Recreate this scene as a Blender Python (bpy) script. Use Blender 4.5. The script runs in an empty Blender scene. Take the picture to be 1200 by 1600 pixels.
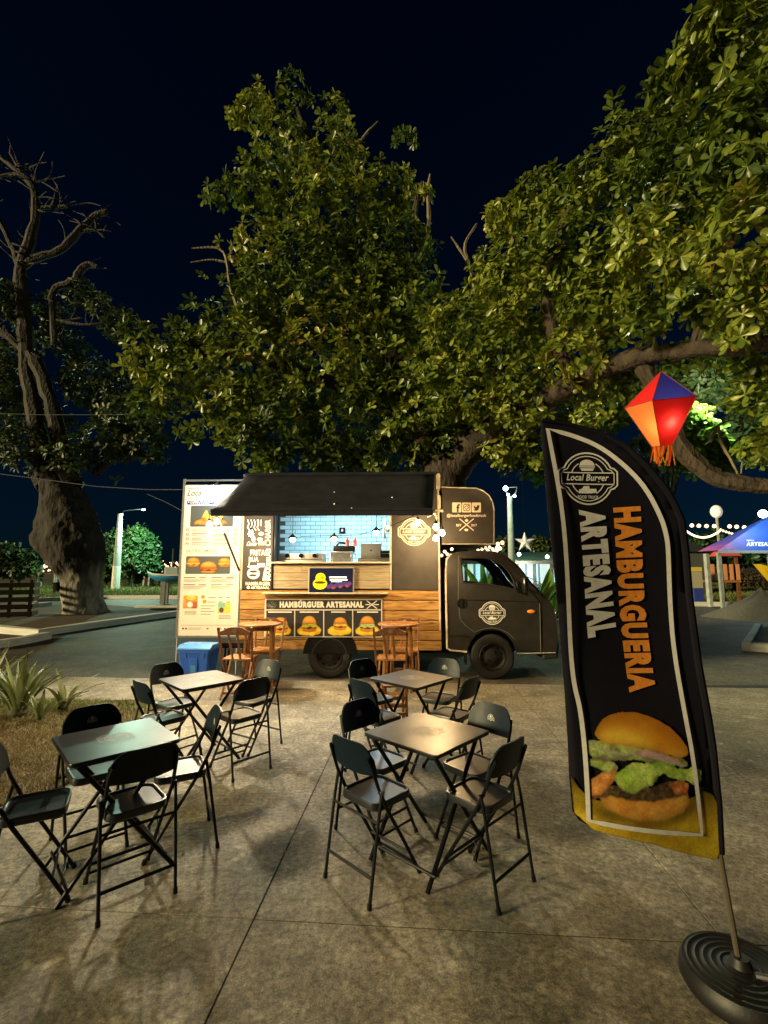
import bpy, bmesh, math, random
import numpy as np
from mathutils import Vector, Matrix

S = bpy.context.scene
COL = S.collection
R = math.radians
random.seed(7)

# ------------------------------------------------------------------ camera
FPX, CAMH = 740.0, 1.63
TH = math.atan(90 / FPX)
cam = bpy.data.cameras.new('camera')
cam.sensor_fit = 'HORIZONTAL'; cam.sensor_width = 36; cam.lens = FPX / 1200 * 36
cam.clip_start = 0.05; cam.clip_end = 2000
camo = bpy.data.objects.new('camera', cam); COL.objects.link(camo)
camo.location = (0, 0, CAMH); camo.rotation_euler = (R(90) + TH, 0, 0)
S.camera = camo

# ------------------------------------------------------------------ night sky
SUN_EL, SUN_AZ = R(13), R(246)          # azimuth: where the light comes from, clockwise from +Y
W = bpy.data.worlds.new('World'); S.world = W; W.use_nodes = True
wn = W.node_tree.nodes; wl = W.node_tree.links
bg = wn['Background']
sky = wn.new('ShaderNodeTexSky'); sky.sky_type = 'NISHITA'; sky.sun_disc = False
sky.sun_elevation = SUN_EL; sky.sun_rotation = SUN_AZ; sky.air_density = 1.0; sky.dust_density = 0.3; sky.ozone_density = 4
mx = wn.new('ShaderNodeMix'); mx.data_type = 'RGBA'; mx.blend_type = 'MULTIPLY'; mx.inputs['Factor'].default_value = 1
wl.new(sky.outputs[0], mx.inputs['A']); mx.inputs['B'].default_value = (0.007, 0.034, 0.062, 1)
wl.new(mx.outputs['Result'], bg.inputs[0]); bg.inputs[1].default_value = 0.05

# ------------------------------------------------------------------ low warm key (town light on the park)
sl = bpy.data.lights.new('sun', 'SUN'); sl.energy = 5.0; sl.angle = R(8); sl.color = (1.0, 0.82, 0.42)
so = bpy.data.objects.new('sun', sl); COL.objects.link(so)
d = Vector((math.sin(SUN_AZ) * math.cos(SUN_EL), math.cos(SUN_AZ) * math.cos(SUN_EL), math.sin(SUN_EL)))
so.rotation_euler = d.to_track_quat('Z', 'Y').to_euler()
so.location = (0, -5, 30)

S.view_settings.view_transform = 'Standard'; S.view_settings.look = 'None'
S.view_settings.gamma = 1; S.view_settings.use_curve_mapping = False
S.view_settings.exposure = 0.0
S.cycles.max_bounces = 6; S.cycles.caustics_reflective = False; S.cycles.caustics_refractive = False
S.cycles.sample_clamp_indirect = 3; S.cycles.sample_clamp_direct = 40

# ------------------------------------------------------------------ pixel helpers (photo pixels 1200x1600 -> world)
def ray(px, py):
    dx = (px - 600) / FPX; dz = (800 - py) / FPX
    return Vector((dx, math.cos(TH) - dz * math.sin(TH), math.sin(TH) + dz * math.cos(TH)))
def at(px, py, Y):
    r = ray(px, py); t = Y / r.y
    return Vector((r.x * t, Y, CAMH + r.z * t))
def gnd(px, py, z=0):
    r = ray(px, py); t = (z - CAMH) / r.z
    return Vector((r.x * t, r.y * t, z))

# ------------------------------------------------------------------ materials
MATS = {}
def srgb(r, g, b):
    f = lambda c: (c / 255 / 12.92) if c / 255 <= 0.04045 else ((c / 255 + 0.055) / 1.055) ** 2.4
    return (f(r), f(g), f(b), 1)
def mat(name, col, rough=0.6, metal=0.0, var=0.0, scale=8.0, bump=0.0, bscale=60.0, emit=None, estr=0.0, spec=0.5, coat=0.0, coord='Object', stretch=None, dark=0.6, rand=0.0, bdist=.01):
    """Principled material; var mixes towards a darker tone by noise, bump adds fine relief."""
    if name in MATS: return MATS[name]
    m = bpy.data.materials.new(name); m.use_nodes = True
    n = m.node_tree.nodes; l = m.node_tree.links; b = n['Principled BSDF']
    if len(col) == 3: col = (*col, 1)
    b.inputs['Base Color'].default_value = col
    b.inputs['Roughness'].default_value = rough; b.inputs['Metallic'].default_value = metal
    b.inputs['Specular IOR Level'].default_value = spec; b.inputs['Coat Weight'].default_value = coat
    tc = n.new('ShaderNodeTexCoord'); mp = n.new('ShaderNodeMapping')
    l.new(tc.outputs[coord], mp.inputs[0])
    if stretch: mp.inputs['Scale'].default_value = stretch
    out = None
    if var > 0:
        nz = n.new('ShaderNodeTexNoise'); nz.inputs['Scale'].default_value = scale; nz.inputs['Detail'].default_value = 6
        nz.inputs['Roughness'].default_value = 0.65
        l.new(mp.outputs[0], nz.inputs[0])
        rp = n.new('ShaderNodeMapRange'); rp.inputs[1].default_value = 0.35; rp.inputs[2].default_value = 0.68
        l.new(nz.outputs[0], rp.inputs[0])
        mi = n.new('ShaderNodeMix'); mi.data_type = 'RGBA'
        l.new(rp.outputs[0], mi.inputs['Factor'])
        mi.inputs['A'].default_value = tuple(c * (1 - var * dark) for c in col[:3]) + (1,)
        mi.inputs['B'].default_value = tuple(min(1, c * (1 + var * 0.35)) for c in col[:3]) + (1,)
        out = mi.outputs['Result']
        rr = n.new('ShaderNodeMapRange'); rr.inputs[3].default_value = min(1, rough * 1.15); rr.inputs[4].default_value = rough * 0.8
        l.new(nz.outputs[0], rr.inputs[0]); l.new(rr.outputs[0], b.inputs['Roughness'])
    if rand > 0:
        oi = n.new('ShaderNodeObjectInfo'); hs = n.new('ShaderNodeHueSaturation')
        mr = n.new('ShaderNodeMapRange'); mr.inputs[3].default_value = 1 - rand; mr.inputs[4].default_value = 1 + rand
        l.new(oi.outputs['Random'], mr.inputs[0]); l.new(mr.outputs[0], hs.inputs['Value'])
        if out: l.new(out, hs.inputs['Color'])
        else: hs.inputs['Color'].default_value = col
        out = hs.outputs[0]
    if out: l.new(out, b.inputs['Base Color'])
    if bump > 0:
        nb = n.new('ShaderNodeTexNoise'); nb.inputs['Scale'].default_value = bscale; nb.inputs['Detail'].default_value = 4
        l.new(mp.outputs[0], nb.inputs[0])
        bp = n.new('ShaderNodeBump'); bp.inputs['Strength'].default_value = bump; bp.inputs['Distance'].default_value = bdist
        l.new(nb.outputs[0], bp.inputs['Height']); l.new(bp.outputs[0], b.inputs['Normal'])
    if emit:
        b.inputs['Emission Color'].default_value = (*emit, 1) if len(emit) == 3 else emit
        b.inputs['Emission Strength'].default_value = estr
    MATS[name] = m
    return m

def wood(name, c1, c2, rough=0.55, rand=0.12, sc=3.0):
    if name in MATS: return MATS[name]
    m = bpy.data.materials.new(name); m.use_nodes = True
    n = m.node_tree.nodes; l = m.node_tree.links; b = n['Principled BSDF']; b.inputs['Roughness'].default_value = rough
    tc = n.new('ShaderNodeTexCoord'); oi = n.new('ShaderNodeObjectInfo')
    ad = n.new('ShaderNodeVectorMath'); ad.operation = 'MULTIPLY_ADD'
    cb = n.new('ShaderNodeCombineXYZ')
    for i in range(3): l.new(oi.outputs['Random'], cb.inputs[i])
    ad.inputs[1].default_value = (37, 11, 53); l.new(cb.outputs[0], ad.inputs[0]); l.new(tc.outputs['Object'], ad.inputs[2])
    mp = n.new('ShaderNodeMapping'); mp.inputs['Scale'].default_value = (1.2, 9, 16); l.new(ad.outputs[0], mp.inputs[0])
    nz = n.new('ShaderNodeTexNoise'); nz.inputs['Scale'].default_value = sc; nz.inputs['Detail'].default_value = 7; nz.inputs['Distortion'].default_value = 0.8
    l.new(mp.outputs[0], nz.inputs[0])
    r1 = n.new('ShaderNodeMapRange'); r1.inputs[1].default_value = .36; r1.inputs[2].default_value = .66; l.new(nz.outputs[0], r1.inputs[0])
    mi = n.new('ShaderNodeMix'); mi.data_type = 'RGBA'; l.new(r1.outputs[0], mi.inputs['Factor'])
    mi.inputs['A'].default_value = (*c2, 1); mi.inputs['B'].default_value = (*c1, 1)
    # knots
    mp2 = n.new('ShaderNodeMapping'); mp2.inputs['Scale'].default_value = (2.2, 5, 6); l.new(ad.outputs[0], mp2.inputs[0])
    vo = n.new('ShaderNodeTexVoronoi'); vo.inputs['Scale'].default_value = 1.3; l.new(mp2.outputs[0], vo.inputs[0])
    r2 = n.new('ShaderNodeMapRange'); r2.inputs[1].default_value = .05; r2.inputs[2].default_value = .2; r2.inputs[3].default_value = .35; r2.inputs[4].default_value = 1
    l.new(vo.outputs['Distance'], r2.inputs[0])
    m2 = n.new('ShaderNodeMix'); m2.data_type = 'RGBA'; m2.blend_type = 'MULTIPLY'; m2.inputs['Factor'].default_value = 1
    l.new(mi.outputs['Result'], m2.inputs['A']); l.new(r2.outputs[0], m2.inputs['B'])
    hs = n.new('ShaderNodeHueSaturation'); r3 = n.new('ShaderNodeMapRange'); r3.inputs[3].default_value = 1 - rand; r3.inputs[4].default_value = 1 + rand
    l.new(oi.outputs['Random'], r3.inputs[0]); l.new(r3.outputs[0], hs.inputs['Value']); l.new(m2.outputs['Result'], hs.inputs['Color'])
    l.new(hs.outputs[0], b.inputs['Base Color'])
    bp = n.new('ShaderNodeBump'); bp.inputs['Strength'].default_value = .25; bp.inputs['Distance'].default_value = .004
    l.new(nz.outputs[0], bp.inputs['Height']); l.new(bp.outputs[0], b.inputs['Normal'])
    MATS[name] = m; return m

def emis(name, col, strength):
    if name in MATS: return MATS[name]
    m = bpy.data.materials.new(name); m.use_nodes = True
    n = m.node_tree.nodes; b = n['Principled BSDF']
    b.inputs['Base Color'].default_value = (.8, .8, .8, 1)
    b.inputs['Emission Color'].default_value = (*col, 1); b.inputs['Emission Strength'].default_value = strength
    MATS[name] = m; return m

# ------------------------------------------------------------------ mesh builder
class MB:
    def __init__(s): s.v = []; s.f = []; s.mi = []; s.cur = 0
    def add(s, vs, fs):
        o = len(s.v); s.v += [tuple(p) for p in vs]
        for f in fs: s.f.append(tuple(i + o for i in f)); s.mi.append(s.cur)
        return s
    def box(s, x0, x1, y0, y1, z0, z1):
        vs = [(x, y, z) for z in (z0, z1) for y in (y0, y1) for x in (x0, x1)]
        return s.add(vs, [(0, 2, 3, 1), (4, 5, 7, 6), (0, 1, 5, 4), (2, 6, 7, 3), (0, 4, 6, 2), (1, 3, 7, 5)])
    def tube(s, pts, r, n=8, cap=True):
        pts = [Vector(p) for p in pts]; k = len(pts)
        rs = r if isinstance(r, (list, tuple)) else [r] * k
        up = Vector((0, 0, 1)); t0 = (pts[1] - pts[0]).normalized()
        if abs(t0.dot(up)) > .95: up = Vector((0, 1, 0))
        a = t0.cross(up).normalized(); vs = []
        for i, p in enumerate(pts):
            t = (pts[min(i + 1, k - 1)] - pts[max(i - 1, 0)]).normalized()
            a = (a - t * a.dot(t)).normalized(); b = t.cross(a)
            for j in range(n):
                an = 2 * math.pi * j / n
                vs.append(p + (a * math.cos(an) + b * math.sin(an)) * rs[i])
        fs = [(i * n + j, i * n + (j + 1) % n, (i + 1) * n + (j + 1) % n, (i + 1) * n + j) for i in range(k - 1) for j in range(n)]
        if cap: fs += [tuple(range(n - 1, -1, -1)), tuple((k - 1) * n + j for j in range(n))]
        return s.add(vs, fs)
    def lathe(s, prof, n=24, M=None, cap=True):
        vs = [];
        for (r, z) in prof:
            for j in range(n):
                an = 2 * math.pi * j / n; p = Vector((r * math.cos(an), r * math.sin(an), z))
                vs.append(M @ p if M else p)
        k = len(prof)
        fs = [(i * n + j, i * n + (j + 1) % n, (i + 1) * n + (j + 1) % n, (i + 1) * n + j) for i in range(k - 1) for j in range(n)]
        if cap: fs += [tuple(range(n - 1, -1, -1)), tuple((k - 1) * n + j for j in range(n))]
        return s.add(vs, fs)
    def sphere(s, c, r, n=12, m=8, sq=(1, 1, 1)):
        prof = [(math.sin(math.pi * i / m) * r, -math.cos(math.pi * i / m) * r) for i in range(m + 1)]
        prof[0] = (r * .02, -r); prof[-1] = (r * .02, r)
        return s.lathe(prof, n, Matrix.Translation(c) @ Matrix.Diagonal((*sq, 1)))
    def prism(s, poly, a, b, plane='xz'):
        """poly 2D list, extruded from a to b along the missing axis."""
        n = len(poly)
        def P(u, v, w):
            return {'xz': (u, w, v), 'xy': (u, v, w), 'yz': (w, u, v)}[plane]
        vs = [P(u, v, a) for u, v in poly] + [P(u, v, b) for u, v in poly]
        fs = [tuple(range(n)), tuple(range(2 * n - 1, n - 1, -1))] + [(i, i + n, (i + 1) % n + n, (i + 1) % n) for i in range(n)]
        return s.add(vs, fs)
    def build(s, name, mats, parent=None, smooth=False, bevel=0, loc=None, rot=None, seg=2):
        me = bpy.data.meshes.new(name); me.from_pydata(s.v, [], s.f)
        for m in (mats if isinstance(mats, (list, tuple)) else [mats]): me.materials.append(m)
        if len(me.materials) > 1: me.polygons.foreach_set('material_index', s.mi)
        me.update()
        bm = bmesh.new(); bm.from_mesh(me); bmesh.ops.recalc_face_normals(bm, faces=bm.faces); bm.to_mesh(me); bm.free()
        return link(name, me, parent, smooth, bevel, loc, rot, seg)

def link(name, me, parent=None, smooth=False, bevel=0, loc=None, rot=None, seg=2):
    o = bpy.data.objects.new(name, me); COL.objects.link(o)
    if parent: o.parent = parent
    if loc is not None: o.location = loc
    if rot is not None: o.rotation_euler = rot
    if smooth:
        me.polygons.foreach_set('use_smooth', [True] * len(me.polygons))
        try: me.set_sharp_from_angle(angle=R(40))
        except Exception: pass
    if bevel:
        m = o.modifiers.new('bevel', 'BEVEL'); m.width = bevel; m.segments = seg; m.limit_method = 'ANGLE'; m.angle_limit = R(40)
    return o

def fill2d(outer, holes=()):
    """triangulate polygon with holes -> verts2d, tris"""
    bm = bmesh.new(); es = []
    for loop in [outer, *holes]:
        vs = [bm.verts.new((u, v, 0)) for u, v in loop]
        es += [bm.edges.new((vs[i], vs[(i + 1) % len(vs)])) for i in range(len(vs))]
    bmesh.ops.triangle_fill(bm, use_beauty=True, edges=es)
    bm.verts.index_update()
    v = [(p.co.x, p.co.y) for p in bm.verts]; f = [tuple(q.index for q in t.verts) for t in bm.faces]
    bm.free(); return v, f
def sheet(mb, outer, holes, y0, y1, fn=None):
    """xz plate with holes between y0 and y1; fn(x,y,z) may bend it"""
    v, f = fill2d(outer, holes); fn = fn or (lambda x, y, z: (x, y, z))
    mb.add([fn(a, y0, b) for a, b in v], f); mb.add([fn(a, y1, b) for a, b in v], [t[::-1] for t in f])
    for loop in [outer, *holes]:
        n = len(loop)
        mb.add([fn(a, y0, b) for a, b in loop] + [fn(a, y1, b) for a, b in loop], [(i, i + n, (i + 1) % n + n, (i + 1) % n) for i in range(n)])
def rrect(x0, x1, y0, y1, r, n=4):
    o = []
    for cx, cy, a in ((x1 - r, y1 - r, 0), (x0 + r, y1 - r, 90), (x0 + r, y0 + r, 180), (x1 - r, y0 + r, 270)):
        for i in range(n + 1):
            t = R(a + 90 * i / n); o.append((cx + r * math.cos(t), cy + r * math.sin(t)))
    return o

_TXT = {}
def text2d(t, bold=0.0):
    k = (t, bold)
    if k in _TXT: return _TXT[k]
    cu = bpy.data.curves.new('txt', 'FONT'); cu.body = t; cu.resolution_u = 3; cu.offset = bold; cu.space_character = 1 + bold * 2.6
    ob = bpy.data.objects.new('txt', cu); COL.objects.link(ob)
    dg = bpy.context.evaluated_depsgraph_get()
    me = bpy.data.meshes.new_from_object(ob.evaluated_get(dg))
    v = np.array([p.co[:2] for p in me.vertices]); f = [tuple(p.vertices) for p in me.polygons]
    bpy.data.objects.remove(ob); bpy.data.curves.remove(cu); bpy.data.meshes.remove(me)
    lo = v.min(0); hi = v.max(0); asp = (hi[0] - lo[0]) / (hi[1] - lo[1])
    v = (v - lo) / (hi - lo)
    _TXT[k] = (v, f, asp); return _TXT[k]

class Print:
    """flat print: u,v mapped to 3D by fn(u,v,layer); every method takes a material"""
    def __init__(s, fn): s.fn = fn; s.mb = MB(); s.mats = []; s.layer = 1
    def _m(s, m):
        if m not in s.mats: s.mats.append(m)
        s.mb.cur = s.mats.index(m)
    def poly(s, pts, m, L=1):
        s._m(m); s.mb.add([s.fn(u, v, L) for u, v in pts], [tuple(range(len(pts)))])
    def holed(s, o, h, m, L=1):
        s._m(m); v, f = fill2d(o, h); s.mb.add([s.fn(a, b, L) for a, b in v], f)
    def rect(s, x0, x1, y0, y1, m, L=1): s.poly([(x0, y0), (x1, y0), (x1, y1), (x0, y1)], m, L)
    def ell(s, cx, cy, rx, ry, m, L=1, n=20, a0=0, a1=360):
        s.poly([(cx + rx * math.cos(R(a0 + (a1 - a0) * i / n)), cy + ry * math.sin(R(a0 + (a1 - a0) * i / n))) for i in range(n + (a1 - a0 < 360))], m, L)
    def ring(s, cx, cy, r, w, m, L=1, n=32, a0=0, a1=360, asp=1):
        s._m(m); k = n + 1
        P = [(cx + rr * math.cos(R(a0 + (a1 - a0) * i / n)) * asp, cy + rr * math.sin(R(a0 + (a1 - a0) * i / n))) for rr in (r - w / 2, r + w / 2) for i in range(k)]
        s.mb.add([s.fn(u, v, L) for u, v in P], [(i, i + 1, k + i + 1, k + i) for i in range(n)])
    def line(s, pts, w, m, L=1, closed=False):
        s._m(m); P = [Vector(p) for p in pts]; n = len(P); A = []; B = []
        for i in range(n):
            a = P[i - 1] if (i or closed) else P[i]; b = P[(i + 1) % n] if (i < n - 1 or closed) else P[i]
            t = (b - a).normalized(); q = Vector((-t.y, t.x)) * w / 2
            A.append(P[i] + q); B.append(P[i] - q)
        vs = [s.fn(p.x, p.y, L) for p in A + B]
        s.mb.add(vs, [(i, (i + 1) % n, n + (i + 1) % n, n + i) for i in range(n if closed else n - 1)])
    def text(s, t, x0, x1, y0, y1, m, L=1, bold=0.0, shear=0.0, rot=0):
        """fit the text into the box; rot=90: reads upwards, -90: reads downwards"""
        s._m(m); v, f, asp = text2d(t, bold); P = []
        for a, b in v:
            if rot == 0: P.append((x0 + (a + shear * (b - .5)) * (x1 - x0), y0 + b * (y1 - y0)))
            elif rot == 90: P.append((x1 - b * (x1 - x0), y0 + a * (y1 - y0)))
            else: P.append((x0 + b * (x1 - x0), y1 - a * (y1 - y0)))
        s.mb.add([s.fn(p, q, L) for p, q in P], f)
    def build(s, name, parent=None, **k): return s.mb.build(name, s.mats, parent, **k)

def plane_fn(o, U, V, N, eps=0.0012):
    o, U, V, N = map(Vector, (o, U, V, N))
    return lambda u, v, L: o + U * u + V * v + N * (L * eps)

def empty(name, loc, rz=0, label=None, cat=None, group=None, kind=None):
    o = bpy.data.objects.new(name, None); COL.objects.link(o); o.location = loc; o.rotation_euler = (0, 0, rz); o.empty_display_size = .1
    return tag(o, label, cat, group, kind)
def tag(o, label=None, cat=None, group=None, kind=None):
    if label: o['label'] = label
    if cat: o['category'] = cat
    if group: o['group'] = group
    if kind: o['kind'] = kind
    return o
def copy_tree(o, parent=None):
    c = o.copy(); COL.objects.link(c); c.parent = parent
    for ch in list(o.children): copy_tree(ch, c)
    return c
def lamp(name, loc, watt, col, size=.05, parent=None, kind='POINT'):
    l = bpy.data.lights.new(name, kind); l.energy = watt; l.color = col
    if kind == 'POINT': l.shadow_soft_size = size
    o = bpy.data.objects.new(name, l); COL.objects.link(o); o.location = loc
    if parent: o.parent = parent
    return o

# common materials
WHITE = mat('print_white', (.78, .76, .72), .6)
CREAM = mat('print_cream', (.80, .70, .55), .6)
BLACKP = mat('print_black', (.018, .017, .02), .55)
BLKMET = mat('black_painted_metal', (.004, .005, .007), .42, var=.5, scale=14, bump=.05, bscale=200, spec=.22)
BLUEMET = mat('navy_painted_metal', (.012, .022, .034), .36, var=.5, scale=14, bump=.05, bscale=200)
CHROME = mat('galvanised_steel', (.42, .42, .42), .38, metal=.9, var=.4, scale=20)
STEEL = mat('brushed_steel', (.55, .56, .57), .32, metal=.9, var=.3, scale=12)
RUBBER = mat('tyre_rubber', (.010, .010, .010), .85, bump=.2, bscale=90)
WARM = (1.0, .62, .25)
# burger print colours
BUN = mat('print_bun', (.62, .26, .05), .6, var=.7, scale=9, dark=.5)
BUNL = mat('print_bun_light', (.78, .46, .10), .6, var=.5, scale=14)
LETT = mat('print_lettuce', (.30, .46, .09), .6, var=.8, scale=30)
LETP = mat('print_lettuce_pale', (.42, .46, .22), .6, var=.8, scale=34)
TOM = mat('print_tomato', (.42, .09, .02), .6, var=.7, scale=26)
PATTY = mat('print_patty', (.035, .018, .010), .7, var=.9, scale=60)
CHEESE = mat('print_cheese', (.85, .52, .06), .6, var=.3, scale=12)
BOARD = mat('print_board', (.72, .46, .03), .6, var=.6, scale=10)
ONION = mat('print_onion', (.40, .24, .26), .6, var=.5, scale=30)
ORANGE = mat('print_orange', (.72, .25, .03), .6, var=.35, scale=40)

# =================================================================== SETTING
def concrete(name, c, scale=1.0, bump=.35):
    m = bpy.data.materials.new(name); m.use_nodes = True
    n = m.node_tree.nodes; l = m.node_tree.links; b = n['Principled BSDF']; b.inputs['Roughness'].default_value = .72
    ge = n.new('ShaderNodeNewGeometry'); out = None
    def nz(sc, det, lo, hi, a, bb, src=None):
        q = n.new('ShaderNodeTexNoise'); q.inputs['Scale'].default_value = sc * scale; q.inputs['Detail'].default_value = det; q.inputs['Roughness'].default_value = .62
        l.new(ge.outputs['Position'], q.inputs[0])
        r = n.new('ShaderNodeMapRange'); r.inputs[1].default_value = lo; r.inputs[2].default_value = hi; r.inputs[3].default_value = a; r.inputs[4].default_value = bb
        l.new(q.outputs[0], r.inputs[0]); return q, r
    q1, r1 = nz(.75, 8, .34, .66, .45, 1.25)      # large stains
    q2, r2 = nz(4.2, 9, .38, .62, .76, 1.18)      # blotches
    q3, r3 = nz(34, 7, .36, .64, .55, 1.45)       # grain
    q4, r4 = nz(150, 3, .35, .70, .62, 1.5)      # aggregate
    mm = []
    for r in (r1, r2, r3, r4): mm.append(r.outputs[0])
    acc = mm[0]
    for x in mm[1:]:
        k = n.new('ShaderNodeMath'); k.operation = 'MULTIPLY'; l.new(acc, k.inputs[0]); l.new(x, k.inputs[1]); acc = k.outputs[0]
    # pale scuffed flecks
    q5, r5 = nz(9, 10, .57, .68, 0, .75)
    k = n.new('ShaderNodeMath'); k.operation = 'ADD'; l.new(acc, k.inputs[0]); l.new(r5.outputs[0], k.inputs[1]); acc = k.outputs[0]
    # dark round spots (old gum, oil)
    vo = n.new('ShaderNodeTexVoronoi'); vo.inputs['Scale'].default_value = 2.3 * scale; vo.inputs['Randomness'].default_value = 1; l.new(ge.outputs['Position'], vo.inputs[0])
    r6 = n.new('ShaderNodeMapRange'); r6.inputs[1].default_value = .035; r6.inputs[2].default_value = .085; r6.inputs[3].default_value = .45; r6.inputs[4].default_value = 1; l.new(vo.outputs['Distance'], r6.inputs[0])
    k = n.new('ShaderNodeMath'); k.operation = 'MULTIPLY'; l.new(acc, k.inputs[0]); l.new(r6.outputs[0], k.inputs[1]); acc = k.outputs[0]
    # hairline cracks
    vc = n.new('ShaderNodeTexVoronoi'); vc.feature = 'DISTANCE_TO_EDGE'; vc.inputs['Scale'].default_value = .55 * scale
    wp = n.new('ShaderNodeTexNoise'); wp.inputs['Scale'].default_value = 2.5; l.new(ge.outputs['Position'], wp.inputs[0])
    va = n.new('ShaderNodeVectorMath'); va.operation = 'MULTIPLY_ADD'; va.inputs[1].default_value = (.5, .5, .5); l.new(wp.outputs['Color'], va.inputs[0]); l.new(ge.outputs['Position'], va.inputs[2]); l.new(va.outputs[0], vc.inputs[0])
    r7 = n.new('ShaderNodeMapRange'); r7.inputs[1].default_value = .0; r7.inputs[2].default_value = .006; r7.inputs[3].default_value = .62; r7.inputs[4].default_value = 1; l.new(vc.outputs['Distance'], r7.inputs[0])
    k = n.new('ShaderNodeMath'); k.operation = 'MULTIPLY'; l.new(acc, k.inputs[0]); l.new(r7.outputs[0], k.inputs[1]); acc = k.outputs[0]
    mi = n.new('ShaderNodeMix'); mi.data_type = 'RGBA'; mi.blend_type = 'MULTIPLY'; mi.inputs['Factor'].default_value = 1
    mi.inputs['A'].default_value = (*c, 1); l.new(acc, mi.inputs['B']); l.new(mi.outputs['Result'], b.inputs['Base Color'])
    bp = n.new('ShaderNodeBump'); bp.inputs['Strength'].default_value = bump; bp.inputs['Distance'].default_value = .006
    ad = n.new('ShaderNodeMath'); ad.operation = 'ADD'; l.new(q3.outputs[0], ad.inputs[0]); l.new(q4.outputs[0], ad.inputs[1])
    l.new(ad.outputs[0], bp.inputs['Height']); l.new(bp.outputs[0], b.inputs['Normal'])
    MATS[name] = m; return m
CONC = concrete('plaza_concrete', (.275, .243, .178))
ASPH = concrete('asphalt', (.105, .088, .066), .8, .5)
KERB = mat('whitewashed_kerb', (.76, .74, .68), .8, var=.45, scale=5, bump=.3, bscale=40, coord='Generated')
SOIL = mat('dry_soil', (.10, .075, .045), .95, var=.8, scale=3, bump=.6, bscale=30)
TURF = mat('turf_soil', (.05, .055, .02), .95, var=.7, scale=2.5, bump=.6, bscale=30)

m = MB(); m.add([(-300, -40, -.03), (300, -40, -.03), (300, 500, -.03), (-300, 500, -.03)], [(0, 1, 2, 3)])
tag(m.build('ground', ASPH), kind='structure')

# plaza: square concrete slabs with open joints
ROT = R(-4)
plaza = MB()
plaza.box(-9, 12, -2.2, 7.0, -.06, -.003)
plaza = tag(plaza.build('plaza', mat('joint_dirt', (.03, .026, .02), .95, var=.5, scale=9)), kind='structure')
JX, JY, SP = -.612, 2.44, 2.12
smesh = MB(); g = .0035; smesh.box(g, SP - g, g, SP - g, -.05, 0)
sl0 = None
for i in range(-4, 6):
    for j in range(-2, 3):
        x, y = i * SP, j * SP
        if j == 2: continue
        px = JX + x * math.cos(ROT) - y * math.sin(ROT); py = JY + x * math.sin(ROT) + y * math.cos(ROT)
        if sl0 is None:
            o = smesh.build('concrete_slab', CONC, plaza); sl0 = o
        else:
            o = sl0.copy(); COL.objects.link(o)
        o.location = (px, py, random.uniform(-.0015, .0015)); o.rotation_euler = (random.uniform(-.0006, .0006), random.uniform(-.0006, .0006), ROT)
# last row runs up to the lane
sm2 = MB(); sm2.box(g, SP - g, g, .52, -.05, 0); s2 = None
for i in range(-4, 6):
    x, y = i * SP, 2 * SP
    px = JX + x * math.cos(ROT) - y * math.sin(ROT); py = JY + x * math.sin(ROT) + y * math.cos(ROT)
    if s2 is None: o = sm2.build('concrete_slab', CONC, plaza); s2 = o
    else: o = s2.copy(); COL.objects.link(o)
    o.location = (px, py, random.uniform(-.0015, .0015)); o.rotation_euler = (0, 0, ROT)

def area(name, pts, z, m, kind='structure'):
    mb = MB(); mb.prism([(p[0], p[1]) for p in pts], -.05, z, 'xy'); return tag(mb.build(name, m), kind=kind)
def kerb_line(pts, w=.16, h=.13):
    mb = MB(); P = [Vector((p[0], p[1])) for p in pts]; A = []; B = []
    for i in range(len(P)):
        a = P[max(i - 1, 0)]; b = P[min(i + 1, len(P) - 1)]; t = (b - a).normalized(); q = Vector((-t.y, t.x)) * w / 2
        A.append(P[i] + q); B.append(P[i] - q)
    n = len(P)
    vs = [(p.x, p.y, z) for z in (-.05, h) for p in A] + [(p.x, p.y, z) for z in (-.05, h) for p in B]
    fs = [(2 * n + i, 2 * n + i + 1, 3 * n + i + 1, 3 * n + i) for i in range(n - 1)] + [(i, i + 1, n + i + 1, n + i) for i in range(n - 1)]
    fs += [(n + i, n + i + 1, 3 * n + i + 1, 3 * n + i) for i in range(n - 1)] + [(0, n, 3 * n, 2 * n), (n - 1, 2 * n - 1, 4 * n - 1, 3 * n - 1)]
    mb.add(vs, fs); return tag(mb.build('kerb', KERB, bevel=.02), kind='structure')

G2 = lambda *a: gnd(*a)
# near lawn patch beside the left table
lawnp = [(-7.5, 3.1), (-2.75, 3.18), (-2.52, 3.35), (-2.40, 3.9), (-2.36, 5.2), (-2.46, 5.95), (-2.6, 6.08), (-7.5, 6.3)]
lawn = area('lawn', lawnp, .022, mat('lawn_soil', (.13, .10, .045), .95, var=.7, scale=3, bump=.7, bscale=40))
# soil island round the old tree
isl = [G2(-80, 981), G2(0, 985), G2(60, 991), G2(160, 976), G2(300, 957), G2(300, 949), G2(215, 951), G2(150, 946), G2(-80, 962)]
area('tree_island', isl, .06, SOIL)
kerb_line([G2(-80, 981), G2(0, 986), G2(60, 992), G2(160, 977), G2(300, 957)], .30, .14)
kerb_line([G2(212, 951.5), G2(300, 951)], .3, .14)
kerb_line([G2(-40, 1015), G2(30, 1005), G2(74, 996)], .22, .13)
area('planting_bed', [G2(-60, 1018), G2(30, 1004), G2(60, 998), G2(20, 996), G2(-60, 990)], .05, SOIL)
kerb_line([G2(20, 952), G2(77, 945)], .25, .14)
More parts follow.
